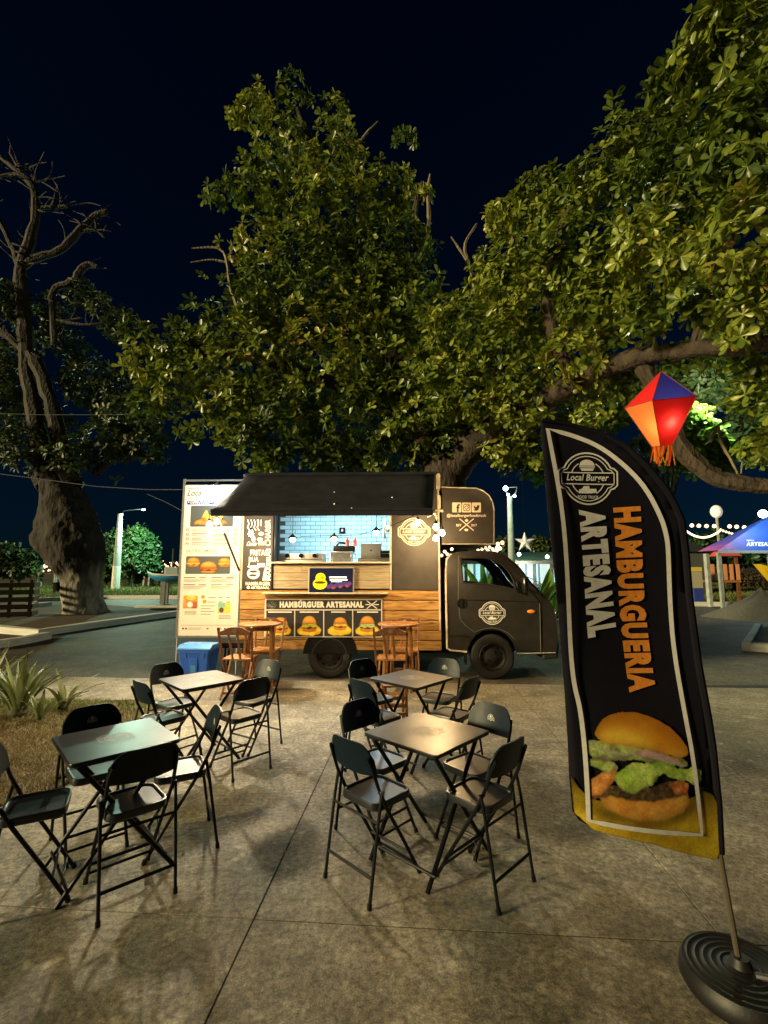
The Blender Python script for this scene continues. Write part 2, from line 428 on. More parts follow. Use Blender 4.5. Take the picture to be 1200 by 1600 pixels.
# far lawn on the left with its kerb
FARG = mat('park_grass_soil', (.05, .085, .022), .95, var=.7, scale=.8, bump=.6, bscale=12)
area('far_lawn', [G2(-200, 938), G2(60, 938), G2(160, 934), G2(330, 934), (-12, 60, 0), (-60, 60, 0)], .10, FARG)
kerb_line([G2(-200, 939), G2(60, 939), G2(160, 935), G2(330, 935)], .35, .16)
# lawn on the right behind the truck
area('park_lawn', [G2(640, 944), G2(1090, 945), G2(1400, 946), (60, 70, 0), (-2, 70, 0)], .10, FARG)
kerb_line([G2(640, 945), G2(1090, 946), G2(1400, 947)], .35, .16)
m = MB(); P = [G2(800, 921), G2(1118, 920), G2(1130, 912), G2(800, 914)]
m.prism([(p.x, p.y) for p in P], .05, .115, 'xy'); tag(m.build('park_path', concrete('path_concrete', (.33, .33, .28), .5)), kind='structure')
# small soil island at the right edge
area('verge_island', [G2(1170, 1014), G2(1330, 1016), G2(1330, 984), G2(1187, 984)], .07, SOIL)
kerb_line([G2(1186, 982), G2(1167, 1015)], .16, .14); kerb_line([G2(1169, 1014), G2(1240, 1018), G2(1330, 1020)], .24, .13)

# grass blades on the near lawn: far too many to count
def inside(p, poly):
    x, y = p; c = False; j = len(poly) - 1
    for i in range(len(poly)):
        xi, yi = poly[i]; xj, yj = poly[j]
        if (yi > y) != (yj > y) and x < (xj - xi) * (y - yi) / (yj - yi) + xi: c = not c
        j = i
    return c
def attr_mesh(name, v, f, rnd, m):
    me = bpy.data.meshes.new(name); me.from_pydata(v.tolist() if hasattr(v, 'tolist') else v, [], f.tolist() if hasattr(f, 'tolist') else f)
    a = me.attributes.new('rnd', 'FLOAT', 'POINT'); a.data.foreach_set('value', rnd); me.materials.append(m); me.update(); return me
def leafmat(name, ramp, rough=.42, trans=.25, spec=.5):
    m = bpy.data.materials.new(name); m.use_nodes = True; n = m.node_tree.nodes; l = m.node_tree.links
    b = n['Principled BSDF']; b.inputs['Roughness'].default_value = rough; b.inputs['Specular IOR Level'].default_value = spec
    at_ = n.new('ShaderNodeAttribute'); at_.attribute_name = 'rnd'; cr = n.new('ShaderNodeValToRGB'); e = cr.color_ramp.elements
    e[0].position, e[0].color = ramp[0][0], (*ramp[0][1], 1); e[1].position, e[1].color = ramp[-1][0], (*ramp[-1][1], 1)
    for p, c in ramp[1:-1]: q = e.new(p); q.color = (*c, 1)
    l.new(at_.outputs['Fac'], cr.inputs[0]); l.new(cr.outputs[0], b.inputs['Base Color'])
    tr = n.new('ShaderNodeBsdfTranslucent'); l.new(cr.outputs[0], tr.inputs[0]); mx = n.new('ShaderNodeMixShader'); mx.inputs[0].default_value = trans
    l.new(b.outputs[0], mx.inputs[1]); l.new(tr.outputs[0], mx.inputs[2]); l.new(mx.outputs[0], n['Material Output'].inputs[0])
    return m
GRASSM = leafmat('grass_blades', [(0, (.20, .14, .05)), (.45, (.23, .17, .06)), (.62, (.14, .15, .04)), (.8, (.09, .15, .03)), (1, (.16, .22, .05))], .7, .15)
def blades(name, poly, n, hh, z, seed, green=lambda x, y: .3, ymin=None):
    rg = np.random.default_rng(seed); xs = [p[0] for p in poly]; ys = [p[1] for p in poly]
    V = []; F = []; Rn = []
    while len(F) < n:
        x = rg.uniform(min(xs), max(xs)); y = rg.uniform(min(ys), max(ys))
        if not inside((x, y), poly): continue
        h = hh * rg.uniform(.5, 1.3); a = rg.uniform(0, 6.28); w = .0035 * rg.uniform(.7, 1.6) * (hh / .035); lx, ly = rg.normal(0, .7, 2) * h
        c, s = math.cos(a) * w, math.sin(a) * w; k = len(V)
        V += [(x - c, y - s, z), (x + c, y + s, z), (x + lx, y + ly, z + h)]; F.append((k, k + 1, k + 2))
        Rn += [min(1, max(0, green(x, y) + rg.normal(0, .22)))] * 3
    o = link(name, attr_mesh(name, V, F, Rn, GRASSM)); return o
vis = [(-4.9, 3.1), (-2.75, 3.18), (-2.52, 3.35), (-2.40, 3.9), (-2.36, 5.2), (-2.46, 5.95), (-2.6, 6.08), (-6.2, 6.25)]
o = blades('grass', vis, 42000, .036, .02, 3, lambda x, y: .22 + max(0, (y - 4.9)) * .55 + .1 * math.sin(x * 5) * math.sin(y * 4))
tag(o, 'short patchy dry grass of the lawn beside the plaza', 'grass', kind='stuff')
o = blades('grass', [(p[0], p[1]) for p in (G2(60, 937), G2(330, 933), G2(330, 915), G2(0, 915))], 16000, .22, .09, 4, lambda x, y: .85)
tag(o, 'bright green grass of the distant lamp-lit park lawn', 'grass', kind='stuff')
o = blades('grass', [(p[0], p[1]) for p in (G2(820, 942), G2(1210, 943), G2(1230, 915), G2(820, 915))], 16000, .22, .09, 5, lambda x, y: .72)
tag(o, 'olive green grass of the park lawn behind the truck', 'grass', kind='stuff')

# ------------------------------------------------------------------ trees
LEAF = leafmat('almond_leaf', [(0, (.022, .045, .010)), (.35, (.085, .13, .016)), (.65, (.20, .25, .028)), (.94, (.38, .40, .06)), (1, (.30, .17, .05))], .34, .33)
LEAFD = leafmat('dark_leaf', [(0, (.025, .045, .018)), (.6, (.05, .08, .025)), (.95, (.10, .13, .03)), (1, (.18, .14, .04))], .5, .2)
LEAFG = leafmat('park_leaf', [(0, (.03, .085, .03)), (.6, (.05, .13, .04)), (1, (.10, .20, .06))], .45, .3)
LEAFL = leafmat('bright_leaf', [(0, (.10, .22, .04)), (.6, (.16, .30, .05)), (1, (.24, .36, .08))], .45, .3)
def bark(name, c, sc=5):
    return mat(name, c, .9, var=.8, scale=sc, bump=1.0, bscale=14, stretch=(1, 1, .45), bdist=.06)
BARK = bark('almond_bark', (.052, .037, .024)); BARKD = bark('old_tree_bark', (.045, .038, .030), 2.5)
def leaf_cloud(name, blobs, n, L, seed, m, parent, per=8, droop=.25, fill=.55):
    """leaf rosettes spread through lumpy volumes; one mesh"""
    rg = np.random.default_rng(seed)
    C = np.array([b[0] for b in blobs]); Rr = np.array([b[1] for b in blobs]); w = Rr ** 2.2; w /= w.sum()
    bi = rg.choice(len(blobs), n, p=w); dr = rg.normal(size=(n, 3)); dr /= np.linalg.norm(dr, axis=1)[:, None]
    rad = rg.uniform(fill, 1.0, n) ** .8; rad *= 1 + .30 * np.sin(dr[:, 0] * 7 + bi) * np.sin(dr[:, 2] * 6 + 2 * bi); rad *= np.where(rg.uniform(0, 1, n) < .07, rg.uniform(1.1, 1.38, n), 1)
    cen = C[bi] + dr * (Rr[bi] * rad)[:, None] * np.array([1, .85, .92])
    ax = dr * .8 + np.array([0, 0, .55]) + rg.normal(0, .35, (n, 3)); ax /= np.linalg.norm(ax, axis=1)[:, None]
    tmp = np.where(np.abs(ax[:, 2:3]) > .9, np.array([[1., 0, 0]]), np.array([[0, 0, 1.]])); u = np.cross(ax, tmp); u /= np.linalg.norm(u, axis=1)[:, None]; v = np.cross(ax, u)
    half = [(.22, .06), (.45, .15), (.66, .215), (.84, .225), (.96, .13)]
    o_ = [(0, 0)] + [(a, -b) for a, b in half] + [(1.02, 0)] + [(a, b) for a, b in half[::-1]]
    prof = np.array([(a, b, .10 * abs(b) * 2 - .10 * a * a) for a, b in o_] + [(.55, 0, -.065)]); nv = len(prof)
    tri = np.array([(k, (k + 1) % (nv - 1), nv - 1) for k in range(nv - 1)])
    V = []; Rn = []; base = np.clip(rg.uniform(-.35, 1.0, len(blobs))[bi] * .7 + rg.uniform(0, .5, n), 0, 1)
    for k in range(per):
        an = 2 * math.pi * k / per + rg.uniform(-.35, .35, n); el = rg.normal(.35, .35, n) - droop * rg.uniform(0, 1, n)
        d_ = (u * np.cos(an)[:, None] + v * np.sin(an)[:, None]); ld = d_ * np.cos(el)[:, None] + ax * np.sin(el)[:, None]
        ln = np.cross(ld, ax); q = np.linalg.norm(ln, axis=1)[:, None]; ln /= np.maximum(q, 1e-6); up = np.cross(ln, ld)
        tw = rg.normal(0, .35, n); ln, up = ln * np.cos(tw)[:, None] + up * np.sin(tw)[:, None], up * np.cos(tw)[:, None] - ln * np.sin(tw)[:, None]
        s = L * rg.uniform(.6, 1.2, n)
        vv = cen[:, None, :] + s[:, None, None] * (prof[None, :, 0:1] * ld[:, None, :] + prof[None, :, 1:2] * ln[:, None, :] + prof[None, :, 2:3] * up[:, None, :])
        V.append(vv.reshape(-1, 3)); Rn.append(np.repeat(np.clip(base * .55 + rg.uniform(0, .5, n), 0, 1), nv))
    V = np.concatenate(V); Rn = np.concatenate(Rn); nl = n * per
    F = (np.arange(nl)[:, None, None] * nv + tri[None]).reshape(-1, 3)
    me = attr_mesh(name, V, F, Rn, m); me.polygons.foreach_set('use_smooth', [True] * len(me.polygons))
    o = link(name, me, parent); o['kind'] = 'stuff'; return o
def PX(lst, Y): return [((at(x, y, Y + (e[0] if e else 0))), r * Y / FPX) for x, y, r, *e in lst]
def PB(lst): return [(at(x, y, Y), r * Y / FPX) for x, y, r, Y in lst]
def limb(name, pts, m, parent, off, n=9, jit=.0):
    """pts: (px,py,Y,radius px)"""
    P = [at(x, y, Y) - off for x, y, Y, r in pts]; rs = [r * Y / FPX for x, y, Y, r in pts]
    # smooth the polyline
    for _ in range(2):
        Q = [P[0]]; q = [rs[0]]
        for i in range(len(P) - 1):
            Q += [P[i].lerp(P[i + 1], .25), P[i].lerp(P[i + 1], .75)]; q += [rs[i] * .75 + rs[i + 1] * .25, rs[i] * .25 + rs[i + 1] * .75]
        P, rs = Q + [P[-1]], q + [rs[-1]]
    rg = random.Random(len(P) + int(pts[0][0])); P = [p + Vector((rg.uniform(-1, 1), rg.uniform(-1, 1), rg.uniform(-1, 1))) * r * .14 for p, r in zip(P, rs)]
    rs = [r * rg.uniform(.9, 1.12) for r in rs]
    mb = MB(); mb.tube(P, rs, n); return mb.build(name, m, parent, smooth=True)

# big almond tree: trunk behind the truck, crown over it, long limb reaching right
tb = Vector((1.35, 10.6, 0))
big = empty('almond_tree', tb, 0, 'large leafy almond tree towering behind the food truck with limbs reaching right', 'tree')
mb = MB(); mb.tube([(0, 0, -.1), (-.05, 0, .5), (-.1, 0, 1.5), (0, 0, 2.6), (.02, 0, 3.5), (-.02, 0, 4.2)], [.75, .55, .46, .46, .50, .42], 14); mb.build('trunk', BARK, big, smooth=True)
LB_ = [
 [(680, 790, 10.6, 24), (700, 735, 10.6, 28), (740, 690, 10.2, 26), (820, 640, 9.2, 22), (900, 598, 8.2, 18), (980, 560, 7.4, 15), (1080, 545, 6.6, 14), (1200, 540, 5.8, 13), (1330, 520, 5.0, 10)],
 [(690, 780, 10.6, 22), (686, 735, 10.6, 26), (640, 640, 10.9, 22), (600, 520, 11, 17), (560, 400, 11, 13), (500, 280, 11, 9), (465, 170, 11, 4)],
 [(640, 640, 10.9, 16), (520, 600, 10.8, 13), (400, 560, 10.6, 10), (300, 540, 10.6, 6), (215, 560, 10.6, 3)],
 [(560, 420, 11, 11), (640, 440, 10.6, 10), (655, 400, 10.4, 8), (645, 330, 10.4, 5), (660, 285, 10.4, 3)],
 [(900, 598, 8.2, 13), (860, 520, 8, 11), (850, 430, 7.8, 9), (880, 340, 7.4, 6), (930, 270, 7, 4)],
 [(1080, 545, 6.6, 10), (1120, 450, 6.2, 9), (1150, 330, 5.6, 7), (1140, 180, 5.4, 5), (1120, 60, 5.4, 3)],
 [(1000, 556, 7.3, 14), (1040, 640, 7.2, 13), (1062, 700, 7.1, 13), (1105, 742, 7, 14), (1160, 757, 6.8, 13), (1230, 760, 6.6, 12), (1340, 740, 6.4, 10)],
 [(740, 690, 10.2, 12), (770, 640, 9.6, 8), (750, 600, 9.4, 6), (700, 570, 9.4, 4)],
]
for k, p in enumerate(LB_): limb('limb', p, BARK, big, tb, 10 if k < 2 else 7)
TWIG = bark('bare_twig', (.24, .19, .12))
for p in ([(560, 262, 11, 4), (560, 225, 11, 3), (575, 205, 11, 2.2), (590, 190, 11, 1)], [(560, 240, 11, 2.4), (545, 222, 11, 2), (528, 208, 11, 1)], [(600, 262, 11, 3), (585, 255, 11, 2), (575, 265, 11, 1)],
          [(645, 470, 10.3, 5), (640, 430, 10.3, 4), (660, 400, 10.3, 4), (672, 350, 10.3, 4), (668, 300, 10.3, 3), (672, 272, 10.3, 1.5)],
          [(745, 470, 8.8, 3), (735, 415, 8.8, 3), (722, 385, 8.8, 2.4), (745, 350, 8.8, 2)], [(735, 415, 8.8, 2.4), (715, 385, 8.8, 1.8), (705, 370, 8.8, 1)],
          [(372, 480, 10.4, 4), (360, 450, 10.4, 3.4), (355, 400, 10.4, 2.5), (340, 385, 10.4, 2), (300, 388, 10.4, 1)], [(355, 410, 10.4, 2), (330, 405, 10.4, 1.6), (298, 410, 10.4, .8)],
          [(1110, 690, 9, 3), (1122, 660, 9, 2.4), (1125, 690, 9, 2.4), (1140, 715, 9, 2.2), (1155, 745, 9, 1.5)], [(1122, 664, 9, 1.6), (1145, 655, 9, 1.2), (1160, 665, 9, 1)], [(1160, 655, 9, 1.4), (1162, 690, 9, 1.3), (1158, 740, 9, 1)]):
    limb('twig', p, TWIG, big, tb, 5)
CB = [(460, 145, 34, 11), (398, 165, 36, 11), (372, 180, 22, 11), (525, 178, 30, 11), (632, 222, 24, 10.4), (440, 225, 55, 11), (520, 260, 60, 11), (415, 290, 60, 10.7), (345, 305, 28, 10.5), (600, 300, 55, 10.8), (655, 300, 24, 10.5),
      (520, 350, 100, 11), (405, 380, 55, 10.6), (610, 390, 75, 10.7), (520, 450, 120, 11), (410, 470, 70, 10.5), (620, 480, 85, 10.7), (320, 520, 52, 10.4), (265, 540, 42, 10.4), (225, 565, 40, 10.4), (290, 590, 60, 10.4),
      (390, 570, 90, 10.5), (510, 560, 115, 10.8), (630, 570, 95, 10.6), (440, 660, 80, 10.6), (550, 660, 95, 10.8), (640, 650, 80, 10.6), (235, 630, 36, 10.4), (365, 640, 60, 10.4), (205, 520, 30, 10.6), (300, 660, 30, 10.4), (400, 705, 45, 10.4), (520, 710, 50, 10.8), (610, 710, 50, 10.6)]
RB_ = [(1160, 60, 105, 5.2), (1080, 110, 62, 5.6), (1190, 210, 120, 5.0), (1010, 225, 75, 6.5), (945, 285, 62, 7.0), (1090, 270, 95, 5.8), (860, 325, 65, 8.0), (790, 345, 40, 8.5), (905, 395, 90, 7.5), (1030, 380, 90, 6.2), (1180, 380, 95, 5.0),
      (778, 440, 50, 8.8), (830, 450, 85, 8.2), (950, 470, 80, 7.2), (1110, 470, 60, 5.6), (725, 520, 70, 9.2), (800, 545, 75, 8.6), (730, 610, 70, 9.5), (815, 625, 60, 9.0), (690, 580, 55, 10), (900, 550, 55, 7.8), (1165, 490, 50, 5.2), (1190, 620, 48, 6.6), (1010, 500, 45, 6.6), (870, 660, 40, 9.4), (700, 680, 40, 10.2), (960, 590, 35, 8.0), (770, 690, 45, 10), (840, 700, 36, 10), (930, 635, 40, 8.6), (1000, 600, 34, 8), (1195, 700, 36, 8.6), (1110, 560, 26, 7), (885, 700, 34, 9.6), (1060, 560, 24, 7.2), (1180, 560, 40, 6.4)]
cb = [(c - tb, r) for c, r in PB(CB)]; rb = [(c - tb, r) for c, r in PB(RB_)]
leaf_cloud('crown', cb, 3900, .195, 11, LEAF, big); leaf_cloud('crown', rb, 4000, .165, 12, LEAF, big)
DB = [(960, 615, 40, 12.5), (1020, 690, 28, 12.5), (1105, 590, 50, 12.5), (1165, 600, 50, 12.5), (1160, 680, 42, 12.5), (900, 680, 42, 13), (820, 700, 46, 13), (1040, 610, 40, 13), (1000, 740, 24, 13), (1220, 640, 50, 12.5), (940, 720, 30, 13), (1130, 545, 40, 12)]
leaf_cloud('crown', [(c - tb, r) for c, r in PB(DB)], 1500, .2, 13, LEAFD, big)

# old tree on the left: swollen whitewashed trunk, dead top, thin foliage
ob = gnd(132, 960)
old = empty('old_tree', ob, 0, 'gnarled old tree with swollen trunk and pale lower bark on the soil island', 'tree')
YO = ob.y
tr = MB(); prof = [(966, 96, 174), (958, 103, 162), (935, 103, 157), (905, 98, 156), (885, 86, 160), (868, 70, 163), (850, 60, 161), (832, 62, 156), (812, 63, 150), (790, 64, 140), (765, 64, 126), (745, 64, 112), (730, 64, 104)]
vs = []; nn = 22; rg = random.Random(5)
for i, (py, xl, xr) in enumerate(prof):
    a = at((xl + xr) / 2, py, YO) - ob; r = (xr - xl) / 2 * YO / FPX
    for j in range(nn):
        t = 2 * math.pi * j / nn; k = 1 + .07 * math.sin(3 * t + i * .6) + .05 * math.sin(7 * t + i) + rg.uniform(-.04, .04) + (.12 * math.sin(5 * t) if i < 2 else 0)
        vs.append((a.x + r * k * math.cos(t), a.y + r * k * .9 * math.sin(t), a.z if i else -.05))
tr.add(vs, [(i * nn + j, i * nn + (j + 1) % nn, (i + 1) * nn + (j + 1) % nn, (i + 1) * nn + j) for i in range(len(prof) - 1) for j in range(nn)])
# old coat of limewash below; burl above painted darker to stand for shade
bm_ = bpy.data.materials.new('limewashed_shaded_bark'); bm_.use_nodes = True; n = bm_.node_tree.nodes; l = bm_.node_tree.links; b = n['Principled BSDF']; b.inputs['Roughness'].default_value = .95
tc = n.new('ShaderNodeTexCoord'); sx = n.new('ShaderNodeSeparateXYZ'); l.new(tc.outputs['Object'], sx.inputs[0])
nz = n.new('ShaderNodeTexNoise'); nz.inputs['Scale'].default_value = 2.2; nz.inputs['Detail'].default_value = 8; mp = n.new('ShaderNodeMapping'); mp.inputs['Scale'].default_value = (1, 1, .4); l.new(tc.outputs['Object'], mp.inputs[0]); l.new(mp.outputs[0], nz.inputs[0])
ma = n.new('ShaderNodeMath'); ma.operation = 'MULTIPLY_ADD'; ma.inputs[1].default_value = 2.2; l.new(nz.outputs[0], ma.inputs[0]); l.new(sx.outputs[2], ma.inputs[2])
r1 = n.new('ShaderNodeMapRange'); r1.inputs[1].default_value = 2.0; r1.inputs[2].default_value = 2.9; l.new(ma.outputs[0], r1.inputs[0])
mi = n.new('ShaderNodeMix'); mi.data_type = 'RGBA'; l.new(r1.outputs[0], mi.inputs['Factor']); mi.inputs['A'].default_value = (.42, .39, .33, 1); mi.inputs['B'].default_value = (.040, .033, .028, 1)
m3 = n.new('ShaderNodeMix'); m3.data_type = 'RGBA'; m3.blend_type = 'MULTIPLY'; m3.inputs['Factor'].default_value = 1; r4 = n.new('ShaderNodeMapRange'); r4.inputs[1].default_value = .3; r4.inputs[2].default_value = .7; r4.inputs[3].default_value = .45; r4.inputs[4].default_value = 1.2
nz2 = n.new('ShaderNodeTexNoise'); nz2.inputs['Scale'].default_value = 6; nz2.inputs['Detail'].default_value = 8; l.new(mp.outputs[0], nz2.inputs[0]); l.new(nz2.outputs[0], r4.inputs[0]); l.new(mi.outputs['Result'], m3.inputs['A']); l.new(r4.outputs[0], m3.inputs['B']); l.new(m3.outputs['Result'], b.inputs['Base Color'])
bp = n.new('ShaderNodeBump'); bp.inputs['Strength'].default_value = 1; bp.inputs['Distance'].default_value = .08; l.new(nz2.outputs[0], bp.inputs['Height']); l.new(bp.outputs[0], b.inputs['Normal'])
tro = tr.build('trunk', bm_, old, smooth=True); sd = tro.modifiers.new('sub', 'SUBSURF'); sd.levels = 3; sd.render_levels = 3
txd = bpy.data.textures.new('burl', 'CLOUDS'); txd.noise_scale = .5; txd.noise_depth = 3; dm = tro.modifiers.new('burl', 'DISPLACE'); dm.texture = txd; dm.strength = .24; dm.mid_level = .5; dm.texture_coords = 'LOCAL'
OLD_LIMBS = ([(75, 760, YO, 18), (62, 690, YO, 14), (50, 620, YO, 11), (40, 570, YO, 10), (42, 530, YO, 12), (34, 480, YO, 10), (30, 415, YO, 9), (55, 356, YO, 7), (57, 295, YO, 6), (25, 265, YO, 4), (0, 245, YO, 3)],
          [(110, 760, YO, 20), (92, 690, YO, 13), (82, 640, YO, 11), (72, 600, YO, 11), (50, 550, YO, 11)], [(30, 420, YO, 7), (55, 402, YO, 6), (98, 392, YO, 6), (122, 362, YO, 6), (147, 337, YO, 5), (167, 331, YO, 4)],
          [(122, 362, YO, 3), (150, 357, YO, 2.5), (162, 370, YO, 2)], [(30, 415, YO, 6), (22, 390, YO, 5), (0, 345, YO, 4), (-30, 300, YO, 3)], [(85, 540, YO, 5), (82, 490, YO, 5), (80, 450, YO, 5), (118, 440, YO, 6), (124, 422, YO, 6), (138, 412, YO, 5), (152, 417, YO, 4)],
          [(57, 325, YO, 3), (85, 324, YO, 3), (108, 322, YO, 2.5)], [(32, 268, YO, 3), (18, 243, YO, 1.6), (14, 238, YO, 1)], [(50, 282, YO, 2.4), (68, 285, YO, 1.2)], [(25, 270, YO, 2), (0, 275, YO, 2), (-20, 280, YO, 1)],
          [(150, 740, YO, 7), (190, 700, YO, 5), (240, 720, YO, 2)], [(50, 560, YO, 8), (10, 520, YO, 7), (-30, 500, YO, 6)], [(85, 500, YO, 3), (140, 510, YO, 2.5), (175, 500, YO, 1)])
for p in OLD_LIMBS:
    limb('limb', p, BARKD, old, ob, 8)
rg = random.Random(9)
for k in range(120):
    p = rg.choice([q for q in OLD_LIMBS if q[0][1] < 600 or len(q) > 9]); i0 = rg.randrange(max(0, len(p) - 6) if len(p) > 9 else 0, len(p) - 1); t = rg.random(); x = p[i0][0] * (1 - t) + p[i0 + 1][0] * t; y = p[i0][1] * (1 - t) + p[i0 + 1][1] * t
    a = rg.uniform(-2.6, .5); L_ = rg.uniform(14, 55); pts = [(x, y, YO, rg.uniform(1.0, 1.9))]
    for q in range(3): a += rg.uniform(-.5, .5); x += math.cos(a) * L_ / 3; y += math.sin(a) * L_ / 3; pts.append((x, y, YO + rg.uniform(-.5, .5), 1.1 - .3 * q))
    limb('twig', pts, BARKD, old, ob, 4)
OB = [(30, 695, 44, YO - .5), (110, 705, 36, YO - .5), (170, 690, 45, YO), (225, 690, 38, YO), (5, 620, 45, YO + 1), (75, 665, 36, YO + 1.5), (120, 460, 24, YO), (160, 480, 26, YO), (190, 510, 30, YO), (60, 500, 45, YO + 1), (20, 560, 40, YO + 1), (140, 600, 45, YO + 1), (190, 620, 45, YO + 1), (200, 655, 40, YO), (5, 470, 35, YO), (110, 540, 30, YO + 1)]
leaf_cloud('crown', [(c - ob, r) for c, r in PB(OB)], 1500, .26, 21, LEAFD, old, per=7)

# ------------------------------------------------------------------ printed food pictures (ink colours on a fine grid)
INKM = bpy.data.materials.new('printed_picture'); INKM.use_nodes = True
_n = INKM.node_tree.nodes; _a = _n.new('ShaderNodeVertexColor'); _a.layer_name = 'ink'; INKM.node_tree.links.new(_a.outputs[0], _n['Principled BSDF'].inputs['Base Color'])
_n['Principled BSDF'].inputs['Roughness'].default_value = .55; _n['Principled BSDF'].inputs['Specular IOR Level'].default_value = .25
class Paint:
    """layered picture painted in numpy: shapes with soft rounded shading and grain"""
    def __init__(s, x0, x1, y0, y1, nx, ny, seed=0):
        s.rg = np.random.default_rng(seed); s.x0, s.x1, s.y0, s.y1, s.nx, s.ny = x0, x1, y0, y1, nx, ny
        s.X, s.Y = np.meshgrid(np.linspace(x0, x1, nx), np.linspace(y0, y1, ny)); s.C = np.zeros((ny, nx, 3)); s.A = np.zeros((ny, nx))
    def blur(s, a, r):
        r = max(1, int(r))
        for _ in range(2):
            for ax in (0, 1):
                p = np.pad(a, [(r, r) if k == ax else (0, 0) for k in (0, 1)], mode='edge'); c = np.cumsum(p, axis=ax); c = np.concatenate([np.zeros_like(np.take(c, [0], axis=ax)), c], axis=ax)
                n = a.shape[ax]; a = (np.take(c, range(2 * r + 1, 2 * r + 1 + n), axis=ax) - np.take(c, range(0, n), axis=ax)) / (2 * r + 1)
        return a
    def noise(s, cell, octv=4):
        out = np.zeros((s.ny, s.nx)); amp = 1; tot = 0
        for _ in range(octv):
            gx, gy = int(s.nx / cell) + 3, int(s.ny / cell) + 3; g = s.rg.uniform(-1, 1, (gy, gx)); u = np.arange(s.nx) / cell; v = np.arange(s.ny) / cell
            ui, vi = u.astype(int), v.astype(int); fu, fv = u - ui, v - vi; fu = fu * fu * (3 - 2 * fu); fv = fv * fv * (3 - 2 * fv)
            a = g[vi][:, ui] * (1 - fu) + g[vi][:, ui + 1] * fu; b = g[vi + 1][:, ui] * (1 - fu) + g[vi + 1][:, ui + 1] * fu; out += amp * (a * (1 - fv)[:, None] + b * fv[:, None]); tot += amp; amp *= .55; cell = max(1.0, cell / 2)
        return out / tot
    def mask(s, poly, soft=1, wob=0, cell=8):
        X, Y = s.X, s.Y
        if wob: X = X + wob * s.noise(cell); Y = Y + wob * s.noise(cell)
        m = np.zeros(X.shape, bool); j = len(poly) - 1
        for i in range(len(poly)):
            xi, yi = poly[i]; xj, yj = poly[j]; c = (yi > Y) != (yj > Y)
            if yi != yj: m ^= c & (X < (xj - xi) * (Y - yi) / (yj - yi) + xi)
            j = i
        return s.blur(m.astype(float), soft)
    def ell(s, cx, cy, rx, ry, a0=0, a1=360, n=28): return [(cx + rx * math.cos(R(a0 + (a1 - a0) * k / n)), cy + ry * math.sin(R(a0 + (a1 - a0) * k / n))) for k in range(n + 1)]
    def lay(s, m, col, shade=0, grain=.2, cell=6, top=0.0, alpha=True, two=None):
        """m mask; shade rounds the form towards its edge; top lightens upwards; two second colour by noise"""
        c = np.array(col)[None, None, :] * np.ones(s.C.shape)
        if two is not None:
            k = np.clip(.5 + 1.4 * s.noise(cell * 2), 0, 1)[..., None]; c = c * (1 - k) + np.array(two)[None, None, :] * k
        if shade: c = c * np.clip(.25 + .95 * s.blur(m, shade), 0, 1.15)[..., None]
        if top:
            ys = s.Y[m > .5]
            if len(ys): t = (s.Y - ys.min()) / max(1e-6, ys.max() - ys.min()); c = c * np.clip(1 + top * (.5 - t), .3, 1.8)[..., None]
        c = c * (1 + grain * s.noise(cell))[..., None] * (1 + grain * .6 * s.noise(2, 2))[..., None]
        s.C = s.C * (1 - m[..., None]) + np.clip(c, 0, 1) * m[..., None]
        if alpha: s.A = np.maximum(s.A, m)
    def build(s, name, fn, parent, L=3):
        P = [tuple(fn(x, y, L)) for x, y in zip(s.X.ravel(), s.Y.ravel())]; nx = s.nx; a = s.A; q = (a[:-1, :-1] + a[1:, :-1] + a[:-1, 1:] + a[1:, 1:]) / 4 > .5
        jj, ii = np.nonzero(q); k = jj * nx + ii; F = np.stack([k, k + 1, k + nx + 1, k + nx], 1)
        me = bpy.data.meshes.new(name); used = np.unique(F); rm = np.full(len(P), -1); rm[used] = np.arange(len(used)); me.from_pydata([P[u] for u in used], [], rm[F].tolist())
        at_ = me.color_attributes.new('ink', 'FLOAT_COLOR', 'POINT'); C4 = np.concatenate([s.C.reshape(-1, 3)[used], np.ones((len(used), 1))], 1); at_.data.foreach_set('color', C4.ravel().astype(np.float32)); me.materials.append(INKM); me.update()
        return link(name, me, parent)
cBUN, cBUNL, cPAT, cLET, cLEP, cTOM, cCHE, cBRD = (.50, .20, .03), (.70, .42, .09), (.05, .022, .012), (.30, .44, .07), (.42, .46, .22), (.42, .08, .02), (.80, .48, .05), (.62, .40, .03)
